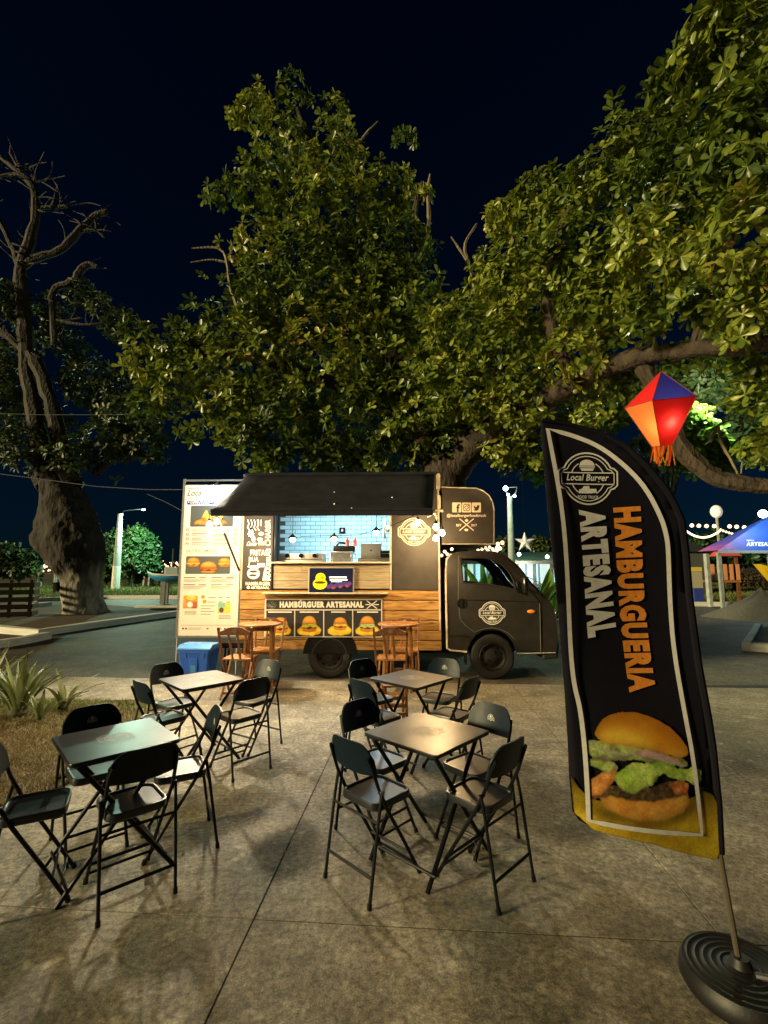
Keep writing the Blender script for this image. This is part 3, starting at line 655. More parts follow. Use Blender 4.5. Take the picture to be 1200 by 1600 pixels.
def burger(P, cx, cy, w, h, kind=0, k=1.0):
    """a burger standing on cy (y grows downwards), half width w, height h"""
    e = P.ell
    P.lay(P.mask(e(cx, cy - h * .13, w * .95, h * .15), 1), cBUN, shade=3 * k, top=.5)
    P.lay(P.mask([(cx - w, cy - h * .34), (cx + w, cy - h * .34), (cx + w * .98, cy - h * .22), (cx, cy - h * .15), (cx - w * .98, cy - h * .22)], 1, h * .04), cPAT, grain=.6, cell=3)
    fill = [(cTOM, cCHE), (cCHE, cLET), (cCHE, cCHE), (cLET, cLEP), (cTOM, cBUN)][kind]
    P.lay(P.mask([(cx - w * 1.05, cy - h * .42), (cx + w * 1.05, cy - h * .42), (cx + w * 1.1, cy - h * .33), (cx + w * .5, cy - h * .24), (cx + w * .1, cy - h * .31), (cx - w * .4, cy - h * .22), (cx - w * 1.08, cy - h * .32)], 1, h * .06), fill[0], shade=2 * k, grain=.4, two=fill[1], cell=4)
    P.lay(P.mask([(cx - w * 1.04, cy - h * .50), (cx + w * 1.04, cy - h * .50), (cx + w * 1.06, cy - h * .41), (cx, cy - h * .37), (cx - w * 1.06, cy - h * .42)], 1, h * .05), (cLEP, cLET, cBUNL, cLEP, cTOM)[kind], shade=2 * k, grain=.4, cell=4)
    P.lay(P.mask(e(cx, cy - h * .48, w, h * .52, 180, 360), 1), cBUN, shade=4 * k, top=.3, grain=.12)
    P.lay(P.mask(e(cx - w * .15, cy - h * .76, w * .55, h * .12), 3 * k) * .6, cBUNL, grain=.1)

# =================================================================== FOOD TRUCK
TR = R(-2.0); TY = 7.5
truck = empty('food_truck', (0, TY, 0), TR, 'black food truck with wooden plank side, open serving hatch and black cab', 'food truck')
ex = Vector((math.cos(TR), math.sin(TR), 0)); ey = Vector((-math.sin(TR), math.cos(TR), 0)); TO = Vector((0, TY, 0))
def tl(px, py, yl=0.0):
    """photo pixel -> (x,z) on the truck-local plane y=yl"""
    r = ray(px, py); c = Vector((0, 0, CAMH)) - TO
    t = (yl - c.dot(ey)) / r.dot(ey); p = c + r * t
    return p.dot(ex), p.z
def tw(x, y, z): return TO + ex * x + ey * y + Vector((0, 0, z))
TPAINT = mat('truck_matt_black', (.022, .020, .018), .42, var=.5, scale=6, bump=.04, bscale=90, spec=.45)
TPANEL = mat('truck_panel_charcoal', (.045, .038, .032), .5, var=.4, scale=5, bump=.05, bscale=80)
AWN = mat('awning_canvas', (.030, .030, .040), .9, var=.4, scale=4, bump=.15, bscale=120, spec=.1)
TRIM = mat('cream_trim', (.55, .48, .36), .5, var=.5, scale=10)
PLANK = wood('varnished_pine', (.48, .265, .075), (.22, .10, .026))
LAMI = wood('weathered_laminate', (.40, .33, .22), (.24, .19, .12), rand=.06)
DARK = mat('chassis_shade_black', (.005, .005, .005), .9, spec=.15)  # black deepened to carry the shade of the wheel cavity and underbody
X0, X1 = tl(376, 930)[0], tl(689, 930)[0]                  # body ends
XO0, XO1 = tl(428, 850)[0], tl(609, 850)[0]                # hatch opening
ZB, ZM = tl(600, 1016)[1], tl(600, 922)[1]                 # plank bottom, plank top
ZS = tl(520, 878)[1]; ZT = tl(520, 742)[1]; ZH = tl(520, 800)[1] + .06
BW = 2.0
mb = MB()
mb.box(X0, XO0, .0, .06, ZM, ZT - .03); mb.box(XO1, X1, .0, .06, ZM, ZT - .03); mb.box(XO0, XO1, .0, .06, ZH, ZT - .03)
mb.box(XO0, XO1, .02, .06, ZM, ZS - .02)
mb.box(X0, X1, .03, .06, ZB + .01, ZM)
mb.box(X0, X0 + .06, .06, BW, ZB, ZT - .03); mb.box(X1 - .06, X1, .06, BW, ZB, ZT - .03); mb.box(X0, X1, BW, BW + .06, ZB, ZT - .03)
mb.box(X0 - .02, X1 + .02, -.02, BW + .08, ZT - .03, ZT + .02)
mb.build('body', TPANEL, truck, bevel=.006)
mb = MB(); mb.box(X0 + .07, X1 - .07, .07, BW - .01, 1.0, 1.06); mb.build('kitchen_floor', STEEL, truck)
# planks on the lower side (clear of the poster the boards run full length)
zs = [ZM - (ZM - ZB) * k / 6 for k in range(7)]
for k in range(6):
    cut = random.uniform(-.2, .2) if k % 2 else random.uniform(-1.3, -.9)
    for a, b_ in ((X0, cut), (cut, X1)):
        mb = MB(); mb.box(0, b_ - a - .004, -.012 - random.uniform(0, .004), .028, 0, zs[k] - zs[k + 1] - .013)
        mb.build('plank', PLANK, truck, bevel=.004, loc=(a, 0, zs[k + 1] + .003))
# laminate boards under the hatch
for k in range(3):
    z0 = ZM + .02 + (ZS - .03 - ZM - .02) * k / 3; z1 = ZM + .02 + (ZS - .03 - ZM - .02) * (k + 1) / 3
    for a, b_ in (((XO0, XO0 + .75), (XO0 + .75, XO1)), ((XO0, XO0 + 1.2), (XO0 + 1.2, XO1)), ((XO0, XO0 + .45), (XO0 + .45, XO1)))[k]:
        mb = MB(); mb.box(0, b_ - a - .003, -.006, .018, 0, z1 - z0 - .004); mb.build('plank', LAMI, truck, bevel=.003, loc=(a, 0, z0))
# frames, counter, ledge
mb = MB(); mb.box(XO0 - .03, XO1 + .03, -.10, .30, ZS - .025, ZS); mb.build('counter', TRIM, truck, bevel=.006)
mb = MB(); q = tl(413, 933)[0]; q2 = tl(607, 933)[0]; mb.box(q, q2, -.16, -.02, ZM - .055, ZM - .035); mb.build('drop_shelf', TRIM, truck, bevel=.004)
for x in (X0 - .01, XO0 - .02, XO1, X1 - .035):
    mb = MB(); mb.box(x, x + .028, -.02, .0, ZM if x != X1 - .035 else ZB + .3, ZT - .05); mb.build('post', TRIM if x not in (XO0 - .02,) else DARK, truck, bevel=.004)
mb = MB(); mb.box(XO0, XO1, -.012, 0.0, ZH - .03, ZH + .01); mb.build('header', TRIM, truck)
# kitchen back wall with white glazed tiles
KW = mat('tile_grout', (.05, .055, .06), .9); TILE = mat('white_glazed_tile', (.42, .62, .68), .25, rand=.08)
mb = MB(); mb.box(X0 + .07, X1 - .07, BW - .05, BW - .012, 1.06, ZT - .06); kwall = mb.build('kitchen_wall', KW, truck)
tm = MB(); TWd, THt = .205, .083; tm.box(.004, TWd - .004, -.008, .001, .004, THt - .004); t0 = None
for r_ in range(14):
    z = 1.60 + r_ * THt
    for c_ in range(13):
        x = X0 + .10 + c_ * TWd + (TWd / 2 if r_ % 2 else 0)
        if x > X1 - .5: continue
        if t0 is None: t0 = o = tm.build('tile', TILE, kwall, bevel=.002)
        else: o = t0.copy(); COL.objects.link(o)
        o.location = (x, BW - .05, z)
# kitchen ceiling strip light
mb = MB(); mb.box(-1.6, .3, .9, 1.02, ZT - .12, ZT - .08); mb.build('strip_light', emis('led_strip', (.62, .88, 1.0), 14), truck)
L = lamp('kitchen_light', (-.65, .95, ZT - .16), 95, (.55, .86, 1.0), parent=truck, kind='AREA'); L.data.shape = 'RECTANGLE'; L.data.size = 2.0; L.data.size_y = .3

# awning: sloping canvas with a valance, folding arms
aTL, aTR = tl(386, 743, -.03), tl(679, 743, -.03)
AE = 1.35
bL, bR = tl(330, 797, -AE), tl(676, 797, -AE); zE = tl(500, 797, -AE)[1]; zV = tl(500, 806, -AE)[1]
na = 14; vs = []; fs = []
for i in range(na + 1):
    for j in range(9):
        u = i / na; w = j / 8
        x = (aTL[0] * (1 - u) + aTR[0] * u) * (1 - w) + (bL[0] * (1 - u) + bR[0] * u) * w
        z = (ZT + .0) * (1 - w) + zE * w - .025 * math.sin(math.pi * w) - .008 * math.sin(u * 19) * math.sin(math.pi * w)
        vs.append((x, -.03 - (AE - .03) * w, z))
fs = [(i * 9 + j, i * 9 + j + 1, (i + 1) * 9 + j + 1, (i + 1) * 9 + j) for i in range(na) for j in range(8)]
mb = MB(); mb.add(vs, fs); aw = mb.build('awning', AWN, truck, smooth=True); sm = aw.modifiers.new('solid', 'SOLIDIFY'); sm.thickness = .012
mb = MB(); mb.box(bL[0], bR[0], -AE - .012, -AE + .0, zV, zE - .002); mb.build('valance', AWN, truck, bevel=.003)
mb = MB(); mb.tube([(bL[0], -AE, zE), (bR[0], -AE, zE)], .022, 10); mb.tube([(aTL[0] - .02, -.03, ZT + .0), (aTR[0] + .04, -.03, ZT)], .035, 10); mb.build('awning_rail', AWN, truck, smooth=True)
for x0_, x1_ in ((X0 - .03, bL[0] + .06), (X1 - .04, bR[0] + .02)):
    mb = MB(); mb.tube([(x0_, -.03, ZT - .75 if x0_ > 0 else 1.62), (x1_, -AE + .03, zE - .03)], .016, 8); mb.build('awning_arm', BLKMET if x0_ < 0 else TRIM, truck, smooth=True)
# bracket hardware at the right end
mb = MB(); x = X1 - .05; mb.box(x, x + .06, -.06, .0, ZT - .25, ZT + .0); mb.box(x - .02, x + .10, -.05, -.01, ZT - .62, ZT - .58); mb.tube([(x + .05, -.04, ZT - .56), (x + .05, -.04, ZT - .35)], .018, 8); mb.tube([(x + .05, -.04, ZT - .6), (x - .16, -.22, ZT - .72)], .012, 8); mb.build('awning_bracket', TRIM, truck, bevel=.003)
for px, py in ((524, 770), (524, 788), (551, 795), (614, 778)):                 # patches stuck on the canvas
    w = (py - 743) / 54; x, z = tl(px, py, -AE * w); mb = MB(); mb.sphere((x, -AE * w - .02, z - .0), .022, 8, 6, (1, .5, 1)); mb.build('eyelet', CHROME, truck, smooth=True)

# chalkboard panel left of the hatch
CB_M = mat('chalkboard', (.028, .024, .022), .6, var=.4, scale=8)
c0, c1 = tl(381, 808), tl(426, 921)
mb = MB(); mb.box(c0[0], c1[0], -.016, -.002, c1[1], ZH + .25); chalk = mb.build('chalkboard', CB_M, truck, bevel=.003)
def tpx(yl):
    return lambda u, v, Lr: Vector((tl(u, v, yl)[0], yl - Lr * .0012, tl(u, v, yl)[1]))
p = Print(tpx(-.016))
p.text('CHARBR', 414, 423, 853, 812, WHITE, bold=.02, rot=90)
p.text('MARESIAS', 416, 423, 907, 857, WHITE, bold=.03, rot=90)
p.text('FRITAS', 391, 418, 868, 859, WHITE, bold=.03); p.text('RUA', 389, 404, 878, 870, WHITE, bold=.03); p.text('Cheddar', 386, 402, 853, 846, WHITE, shear=.15, bold=.02)
p.text('HAMBURGER', 384, 422, 915, 909, WHITE, bold=.02); p.text('ARTESANAL', 392, 421, 920.5, 916, WHITE, bold=.02); p.ell(388, 918, 2.6, 2.4, WHITE)
for k in range(4): p.line([(387 + 5 * k, 812), (389 + 5 * k, 818), (387 + 5 * k, 824), (390 + 5 * k, 829)], 1.8, WHITE)
p.line([(404, 812), (404, 822)], 1.4, WHITE); p.line([(408, 812), (408, 822)], 1.4, WHITE)
p.ell(408, 834, 4, 3, WHITE); p.ell(406, 843, 4.5, 3, WHITE); p.ell(396, 842, 3, 5, WHITE)
p.ell(396, 896, 10, 9, WHITE, n=14); p.holed([(386, 885), (398, 883), (407, 886), (400, 890)], [], WHITE); p.ell(396, 893, 6, 2, CB_M, 2); p.ell(395, 899, 6, 2, CB_M, 2); p.line([(388, 887), (390, 878)], 1.4, WHITE)
p.rect(402, 414, 880, 886, WHITE); p.poly([(410, 907), (413, 890), (416, 884), (417, 907)], WHITE)
for k in range(5): p.rect(404 + 2 * k, 405 + 2 * k, 846, 852, WHITE)
p.build('chalk_lettering', chalk)

# logo badge (round, with a name band), drawn once in unit size
def badge(p, m, cx=0, cy=0, r=1.0, sy=1):
    """sy=-1 when v grows downwards"""
    Y = lambda v: cy + sy * v * r
    Xx = lambda u: cx + u * r
    def outl(k):
        o = []
        for a in range(25, 156, 10): o.append((math.cos(R(a)) * k, math.sin(R(a)) * k))
        w = 1.06 * (1 + (k - 1) * .9); h = .32 * (1 + (k - 1) * 1.4)
        o += [(-w * .98, h + .06), (-w - .1, h - .06), (-w - .1, -h + .06), (-w * .98, -h - .06)]
        for a in range(205, 336, 10): o.append((math.cos(R(a)) * k, math.sin(R(a)) * k))
        o += [(w * .98, -h - .06), (w + .1, -h + .06), (w + .1, h - .06), (w * .98, h + .06)]
        return [(Xx(a), Y(b)) for a, b in o]
    p.line(outl(1.0), .06 * r, m, closed=True); p.line(outl(.87), .035 * r, m, closed=True)
    for a0, a1 in ((20, 60), (120, 160), (200, 240), (300, 340)): p.ring(cx, cy, .66 * r, .04 * r, m, a0=a0, a1=a1, n=8)
    p.rect(Xx(-1.0), Xx(1.0), Y(.20), Y(.24), m); p.rect(Xx(-1.0), Xx(1.0), Y(-.24), Y(-.20), m)
    p.text('Local Burger', Xx(-.82), Xx(.82), Y(-.17), Y(.17), m, bold=.02, shear=.05)
    # burger icon
    p.poly([(Xx(.30 * math.cos(R(a))), Y(.50 + .24 * math.sin(R(a)))) for a in range(0, 181, 20)], m)
    p.rect(Xx(-.31), Xx(.31), Y(.43), Y(.475), m); p.poly([(Xx(-.28), Y(.40)), (Xx(.28), Y(.40)), (Xx(.22), Y(.30)), (Xx(-.22), Y(.30))], m)
    # little truck icon
    p.poly([(Xx(-.35), Y(-.58)), (Xx(-.36), Y(-.44)), (Xx(-.24), Y(-.40)), (Xx(-.16), Y(-.30)), (Xx(.06), Y(-.29)), (Xx(.06), Y(-.40)), (Xx(.34), Y(-.40)), (Xx(.34), Y(-.54)), (Xx(.1), Y(-.58))], m)
    p.text('FOOD TRUCK', Xx(-.42), Xx(.42), Y(-.78), Y(-.66), m, bold=.02)
p = Print(plane_fn((0, 0, 0), (1, 0, 0), (0, 1, 0), (0, 0, 1), 0)); badge(p, WHITE); bo = p.build('badge'); BADGE = bo.data; bpy.data.objects.remove(bo)
def badge_obj(name, parent, loc, rot, size, m=WHITE):
    o = bpy.data.objects.new(name, BADGE); COL.objects.link(o); o.parent = parent; o.location = loc; o.rotation_euler = rot; o.scale = (size, size, size)
    o.material_slots[0].link = 'OBJECT'; o.material_slots[0].material = m
    return o
lx, lz = tl(647, 831); badge_obj('logo', truck, (lx, -.008, lz), (R(90), 0, 0), .215, CREAM)

# poster board with four burgers
q0, q1 = tl(414, 936, -.03), tl(597, 996, -.03)
mb = MB(); mb.box(q0[0], q1[0], -.032, -.0135, q1[1], q0[1]); poster = mb.build('burger_poster', mat('poster_edge', (.62, .58, .52), .6), truck)
p = Print(tpx(-.032)); p.rect(416, 595.5, 952, 937.5, BLACKP)
p.text('HAMBÚRGUER ARTESANAL', 437, 568, 949.5, 937.5, WHITE, 2, bold=.075)
badge(p, WHITE, 424.5, 945, 6.2, -1); p.line([(573, 938.5), (589, 951)], 1.3, WHITE, 2); p.line([(589, 938.5), (573, 951)], 1.3, WHITE, 2); p.rect(571, 578, 944, 945.3, WHITE, 2); p.rect(584, 592, 944, 945.3, WHITE, 2)
for k in range(4):
    a = 416 + k * 45.3; p.rect(a, a + 43.6, 994.5, 953.8, BLACKP); cx = a + 22 + (0, 0, 2, 0)[k]
    p.rect(a + (3, 7, 11, 6)[k], a + (40, 37, 33, 39)[k], 957.2, 955.4, WHITE, 2)
p.build('poster_print', poster)
for k in range(4):
    a = 416 + k * 45.3; cx = a + 22 + (-2, 0, 2, 0)[k]; q = Paint(a + 1, a + 42.6, 959, 994, 100, 84, 20 + k)
    q.lay(q.mask([(cx - 19, 984), (cx - 12, 978), (cx + 14, 978), (cx + 19.5, 984), (cx + 17, 990.5), (cx + 6, 993.5), (cx - 10, 993), (cx - 18, 990)], 1, .8), cBRD, shade=5, grain=.25, two=(.75, .52, .05), cell=10)
    burger(q, cx + (2, 0, 1, 0)[k], (989, 987, 984, 987)[k], (12, 11.5, 10.5, 11.5)[k], (25, 25, 20, 25)[k], k)
    q.build('burger_picture', tpx(-.032), poster, 3)

# over-cab box with rounded nose
bx = [tl(690, 850), tl(772, 850), tl(772, 795), tl(770, 785), tl(764, 774), tl(755, 767), tl(744, 763), tl(690, 761)]
mb = MB(); mb.prism(bx, .0, BW, 'xz'); luton = mb.build('over_cab_box', TPANEL, truck, bevel=.012, seg=3)
mb = MB(); mb.tube([(a, -.004, b) for a, b in bx], .009, 6); mb.build('box_edging', TRIM, truck, smooth=True)
p = Print(tpx(-.001))
for k in range(3): p.poly([(u, v) for u, v in rrect(706.5 + 15.3 * k, 720.8 + 15.3 * k, 785.2, 800.6, 1.4)], CREAM)
p.text('f', 713, 718.5, 800.2, 787.5, TPANEL, 2, bold=.04)
p.line(rrect(724.3, 733.7, 788, 798, 2.4), 1, TPANEL, 2, closed=True); p.ring(729, 793, 2.6, 1, TPANEL, 2); p.ell(732, 790, .7, .7, TPANEL, 2)
p.poly([(739.5, 796.5), (742.5, 796), (740.5, 793.5), (739.8, 789.8), (743.2, 792), (744.8, 792), (745.3, 789.6), (747.6, 789.2), (749.6, 790), (748.8, 792), (748, 795.5), (745.5, 798), (742, 798.3)], TPANEL, 2)
p.text('@localburgerfoodtruck', 698, 760, 809, 802.8, CREAM, bold=.03)
p.line([(718, 810.5), (740, 829)], 1.4, CREAM); p.line([(740, 810.5), (718, 829)], 1.4, CREAM); p.text('EST', 713, 721, 822.5, 818.8, CREAM, bold=.03); p.text('2017', 736, 745, 822.5, 818.8, CREAM, bold=.03)
p.poly([(726, 813), (729, 810.6), (732, 813), (730, 815.5), (728, 815.5)], CREAM); p.ell(728.7, 828, 3, 2, CREAM)
p.build('box_lettering', luton)

# cab --------------------------------------------------------------
CY = -.02; CW = 1.72
def cp(lst): return [tl(a, b, CY) for a, b in lst]
arch = [(807, 1021), (805, 1012), (800, 1001), (792, 992), (781, 986), (768, 984), (755, 986), (744, 992), (737, 1001), (732, 1012), (730, 1019)]
outer = cp([(700, 1013), (698, 950), (697, 890), (699, 873), (706, 865), (716, 862), (742, 860), (775, 861), (793, 868), (815, 888), (832, 911), (848, 928), (858, 938), (865, 948), (869, 962), (871, 985), (872, 1005), (870, 1022)] + arch)
door = cp([(717, 868), (742, 866), (772, 867), (787, 873), (806, 890), (820, 908), (828, 922), (842, 940), (844, 975), (844, 1018), (811, 1018), (808, 1008), (803, 998), (794, 989), (781, 983), (768, 981), (754, 983), (742, 988), (728, 978), (719, 968), (716, 940)])
win = cp([(722, 873), (755, 872), (772, 875), (785, 883), (796, 895), (802, 907), (804, 920.5), (780, 915), (758, 912), (725, 910)])
def tumb(x, y, z):
    k = max(0, z - 1.25); s_ = (y - (CY + CW / 2)) / (CW / 2)
    return (x, (CY + CW / 2) + s_ * (CW / 2 - .16 * k ** 1.3 - .03 * max(0, .7 - z)), z)
def shrink(poly, d):
    cx = sum(p[0] for p in poly) / len(poly); cz = sum(p[1] for p in poly) / len(poly)
    return [(cx + (x - cx) * (1 - d), cz + (z - cz) * (1 - d)) for x, z in poly]
mb = MB(); sheet(mb, outer, [win], CY + .012, CY + .04, tumb); sheet(mb, outer, [win], CY + CW - .03, CY + CW, tumb)
up = outer[:18]                                                       # rear-bottom round over the roof to the bumper
roofs = [i for i in range(len(up) - 1)]
GL0, GL1 = 8, 12                                                      # windscreen span
for i in roofs:
    if GL0 <= i < GL1: continue
    (xa, za), (xb, zb) = up[i], up[i + 1]
    seg = 6; vs = []
    for (x, z) in ((xa, za), (xb, zb)):
        for j in range(seg + 1):
            t = j / seg; y = CY + .012 + (CW - .012) * t; X_, Y_, Z_ = tumb(x, y, z)
            bow = .06 * (1 - (2 * t - 1) ** 2) * (1 if i >= 12 else 0) ; vs.append((X_ + bow, Y_, Z_ + (.03 * (1 - (2 * t - 1) ** 2) if 3 < i < 9 else 0)))
    mb.add(vs, [(j, j + 1, seg + 2 + j, seg + 1 + j) for j in range(seg)])
cab = mb.build('cab', TPAINT, truck, smooth=True)
GLASS = bpy.data.materials.new('tinted_glass'); GLASS.use_nodes = True; n = GLASS.node_tree.nodes; l = GLASS.node_tree.links
tr_ = n.new('ShaderNodeBsdfTransparent'); tr_.inputs[0].default_value = (.86, .92, .90, 1); gl = n.new('ShaderNodeBsdfGlossy'); gl.inputs['Roughness'].default_value = .03
fr = n.new('ShaderNodeFresnel'); fr.inputs[0].default_value = 1.5; ms = n.new('ShaderNodeMixShader'); l.new(fr.outputs[0], ms.inputs[0]); l.new(tr_.outputs[0], ms.inputs[1]); l.new(gl.outputs[0], ms.inputs[2]); l.new(ms.outputs[0], n['Material Output'].inputs[0])
mb = MB(); vs = []
for i in range(GL0, GL1 + 1):
    for j in range(7):
        t = j / 6; X_, Y_, Z_ = tumb(up[i][0], CY + .03 + (CW - .06) * t, up[i][1]); vs.append((X_ + .05 * (1 - (2 * t - 1) ** 2), Y_, Z_ + .01))
mb.add(vs, [(i * 7 + j, i * 7 + j + 1, (i + 1) * 7 + j + 1, (i + 1) * 7 + j) for i in range(GL1 - GL0) for j in range(6)]); mb.build('windscreen', GLASS, truck, smooth=True)
mb = MB(); sheet(mb, door, [win], CY - .002, CY + .012, tumb); drp = mb.build('door', TPAINT, truck, smooth=True, bevel=.003)
for y in (CY + .014, CY + CW - .02):
    mb = MB(); sheet(mb, shrink(win, -.03), [], y, y + .006, tumb); mb.build('door_window', GLASS, truck)
mb = MB(); P_ = [tumb(x, CY - .006, z) for x, z in shrink(win, -.04)]; mb.tube(P_ + [P_[0]], .012, 6, False); mb.build('window_seal', RUBBER, drp, smooth=True)
SEAM = mat('panel_gap', (.16, .14, .11), .6)
mb = MB(); sp = [tumb(x, CY - .0035, z) for x, z in door]; mb.tube([sp[0]] + sp[:0:-1][0:9], .0035, 5); mb.build('door_gap', SEAM, drp)
mb = MB(); mb.tube([tumb(x, CY - .003, z) for x, z in cp([(716, 937), (760, 938), (810, 939.5), (842, 941)])], .004, 5); mb.build('belt_line', DARK, drp)
mb = MB(); mb.tube([tumb(x, CY + .006, z) for x, z in cp([(699, 1014), (697.5, 950), (697, 890), (699, 873), (706, 865.5)])], .016, 6); mb.tube([tumb(x, CY + .006, z) for x, z in cp([(699, 1013), (704, 1016.5), (716, 1017.5), (730, 1019)])], .014, 6); mb.build('cab_edging', TRIM, truck, smooth=True)
mb = MB(); mb.tube([tumb(x, CY - .0, z) for x, z in cp([(808, 1021), (826, 1021), (868, 1020)])], .008, 5); mb.build('sill_strip', TRIM, truck, smooth=True)
hx, hz = tl(722, 943, CY); mb = MB(); mb.lathe([(.075, 0), (.078, .006), (.06, .006), (.05, -.004), (.002, -.006)], 20, Matrix.Translation((hx, CY - .004, hz)) @ Matrix.Rotation(R(90), 4, 'X')); mb.box(hx - .012, hx + .012, CY - .02, CY - .002, hz - .06, hz + .06); mb.build('door_handle', DARK, drp, smooth=True)
mx_, mz_ = tl(830, 955.5, CY); mb = MB(); mb.sphere((mx_, CY - .008, mz_), .05, 14, 8, (1.25, .35, .55)); mb.build('side_marker', mat('amber_lens', (.75, .22, .02), .3, emit=(.9, .25, .02), estr=.15), truck, smooth=True)
hx, hz = tl(866, 970, CY + .06); mb = MB(); mb.sphere((hx, CY + .16, hz), .16, 14, 8, (.42, .9, 1.15)); mb.build('headlight', mat('headlight_lens', (.55, .55, .5), .12, metal=.6), truck, smooth=True)
mb = MB(); mb.prism(cp([(850, 1008), (873, 1000), (876, 1012), (874, 1030), (850, 1032)]), CY + .05, CY + CW - .05, 'xz'); mb.build('bumper', mat('bumper_plastic', (.03, .03, .03), .6, var=.4), truck, bevel=.03, seg=3)
# mirror
mxx, mzz = tl(820, 913, CY - .2); mb = MB(); mb.sphere((mxx, CY - .2, mzz), .115, 14, 10, (.45, .75, 1.3)); mir = mb.build('mirror', mat('mirror_plastic', (.006, .006, .006), .25), truck, smooth=True)
mb = MB(); mb.tube([(mxx + .02, CY + .02, mzz + .06), (mxx, CY - .16, mzz + .07)], .014, 6); mb.tube([(mxx + .02, CY + .02, mzz - .08), (mxx, CY - .16, mzz - .06)], .014, 6); mb.build('mirror_arm', DARK, mir, smooth=True)
lx, lz = tl(769, 958, CY - .01); lo = badge_obj('logo', drp, (lx, CY - .008, lz), (R(90), 0, 0), .17, WHITE)
mb = MB(); mb.lathe([(.155, 0), (.155, .002)], 28, Matrix.Translation((lx, CY - .004, lz)) @ Matrix.Rotation(R(90), 4, 'X')); mb.build('logo_disc', mat('decal_dark', (.03, .028, .026), .5), drp)
mb = MB(); sheet(mb, cp([(806.5, 905), (811, 908), (820, 920), (825, 931), (808, 926)]), [], CY - .008, CY - .003, tumb); mb.build('mirror_mount', mat('gloss_black', (.006, .006, .007), .12), drp)
mb = MB(); mb.tube([tumb(x, CY - .004, z) for x, z in cp([(795, 872), (815, 892), (831, 914), (846, 929)])], .010, 6); mb.build('pillar_strip', mat('gloss_black', (.006, .006, .007), .12), truck, smooth=True)
for k in range(2):
    mb = MB(); mb.tube([tumb(x, CY + .25 + .5 * k, z + .03) for x, z in cp([(846, 926), (834, 913), (824, 902)])], .008, 5); mb.build('wiper', DARK, truck, smooth=True)
mb = MB(); mb.tube([tumb(x, CY - .0045, z) for x, z in cp([(843, 942), (844, 975), (845, 1019)])], .004, 5); mb.build('fender_gap', SEAM, truck, smooth=True)
mb = MB(); mb.tube([tumb(x, CY - .001, z) for x, z in cp([(701, 993), (725, 993), (735, 996)])], .003, 5); mb.build('lower_crease', DARK, truck, smooth=True)
# cab interior: seats, steering wheel
mb = MB(); sx_ = tl(722, 960, .5)[0]
for y in (.2, 1.0): mb.box(sx_, sx_ + .45, y, y + .5, .78, .92); mb.box(sx_ - .08, sx_ + .06, y, y + .5, .9, 1.36)
mb.build('seat', mat('seat_cloth', (.03, .03, .035), .9), truck, bevel=.04, seg=3)
mb = MB(); wx, wz = tl(785, 918, 1.2); P_ = [Vector((wx, 1.25, wz)) + Vector((-.08 * math.sin(R(a)), .19 * math.cos(R(a)), .17 * math.sin(R(a)))) for a in range(0, 361, 20)]; mb.tube(P_, .016, 6, False); mb.tube([(wx, 1.06, wz), (wx, 1.44, wz)], .014, 6); mb.tube([(wx, 1.25, wz), (wx + .3, 1.25, wz - .25)], .03, 6); mb.build('steering_wheel', RUBBER, truck, smooth=True)
mb = MB(); dx = tl(812, 922, .2)[0]; mb.box(dx, dx + .3, .12, 1.55, .85, 1.18); mb.build('dashboard', DARK, truck, bevel=.05, seg=3)
# wheels
def wheel(px, py, rad, yc, w, par):
    x, z = tl(px, py, yc); z = rad
    Mw = Matrix.Translation((x, yc, z)) @ Matrix.Rotation(R(90), 4, 'X')
    we = bpy.data.objects.new('wheel', None); COL.objects.link(we); we.parent = par; we.location = (0, 0, -.03)
    mb = MB(); r = rad
    pr = [(r * .60, w * .30), (r * .64, w * .44), (r * .80, w * .5), (r * .93, w * .47), (r * .99, w * .36), (r, w * .2), (r, -w * .2), (r * .99, -w * .36), (r * .93, -w * .47), (r * .8, -w * .5), (r * .6, -w * .44)]
    mb.lathe(pr, 40, Mw, False); mb.build('tyre', RUBBER, we, smooth=True)
    mb = MB(); mb.lathe([(r * .61, w * .42), (r * .585, w * .44), (r * .56, w * .36), (r * .50, w * .22), (r * .40, w * .20), (r * .30, w * .30), (r * .22, w * .31), (r * .20, w * .40), (r * .12, w * .43), (.004, w * .43)], 32, Mw, False)
    for k in range(5):
        t = 2 * math.pi * k / 5; mb.lathe([(.013, 0), (.013, .02), (.002, .022)], 8, Mw @ Matrix.Translation((r * .255 * math.cos(t), r * .255 * math.sin(t), w * .31)))
    rim = mb.build('rim', mat('steel_rim', (.022, .021, .02), .45, metal=.3, var=.5, scale=10), we, smooth=True)
    mb = MB()
    for k in range(10):
        t = 2 * math.pi * (k + .5) / 10; mb.lathe([(.017, 0), (.017, .004)], 8, Mw @ Matrix.Translation((r * .45 * math.cos(t), r * .45 * math.sin(t), w * .215)))
    mb.build('rim_hole', DARK, rim)
wheel(768, 1022, .335, .10, .21, truck); wheel(516, 1022, .335, .085, .21, truck); wheel(516, 1022, .335, 1.75, .4, truck); wheel(768, 1022, .335, 1.6, .21, truck)
ax_, az_ = tl(516, 1010); mb = MB(); P_ = [(ax_ + .42 * math.cos(R(a)), .34 + .42 * math.sin(R(a))) for a in range(0, 181, 12)] ; mb.prism(P_, -.0185, .04, 'xz'); mb.build('wheel_arch_shade', DARK, truck)  # flat dark plate painted as the shaded cut-out, planks uncut behind it
mb = MB(); mb.box(X0 + .1, 2.2, .55, 1.4, .42, .60); mb.box(X0 + .2, X1 + .1, .3, 1.8, .55, ZB + .02); mb.box(.2, .8, .25, .6, .32, .55); mb.box(1.2, 2.4, .3, 1.4, .36, .6); mb.build('chassis', DARK, truck)
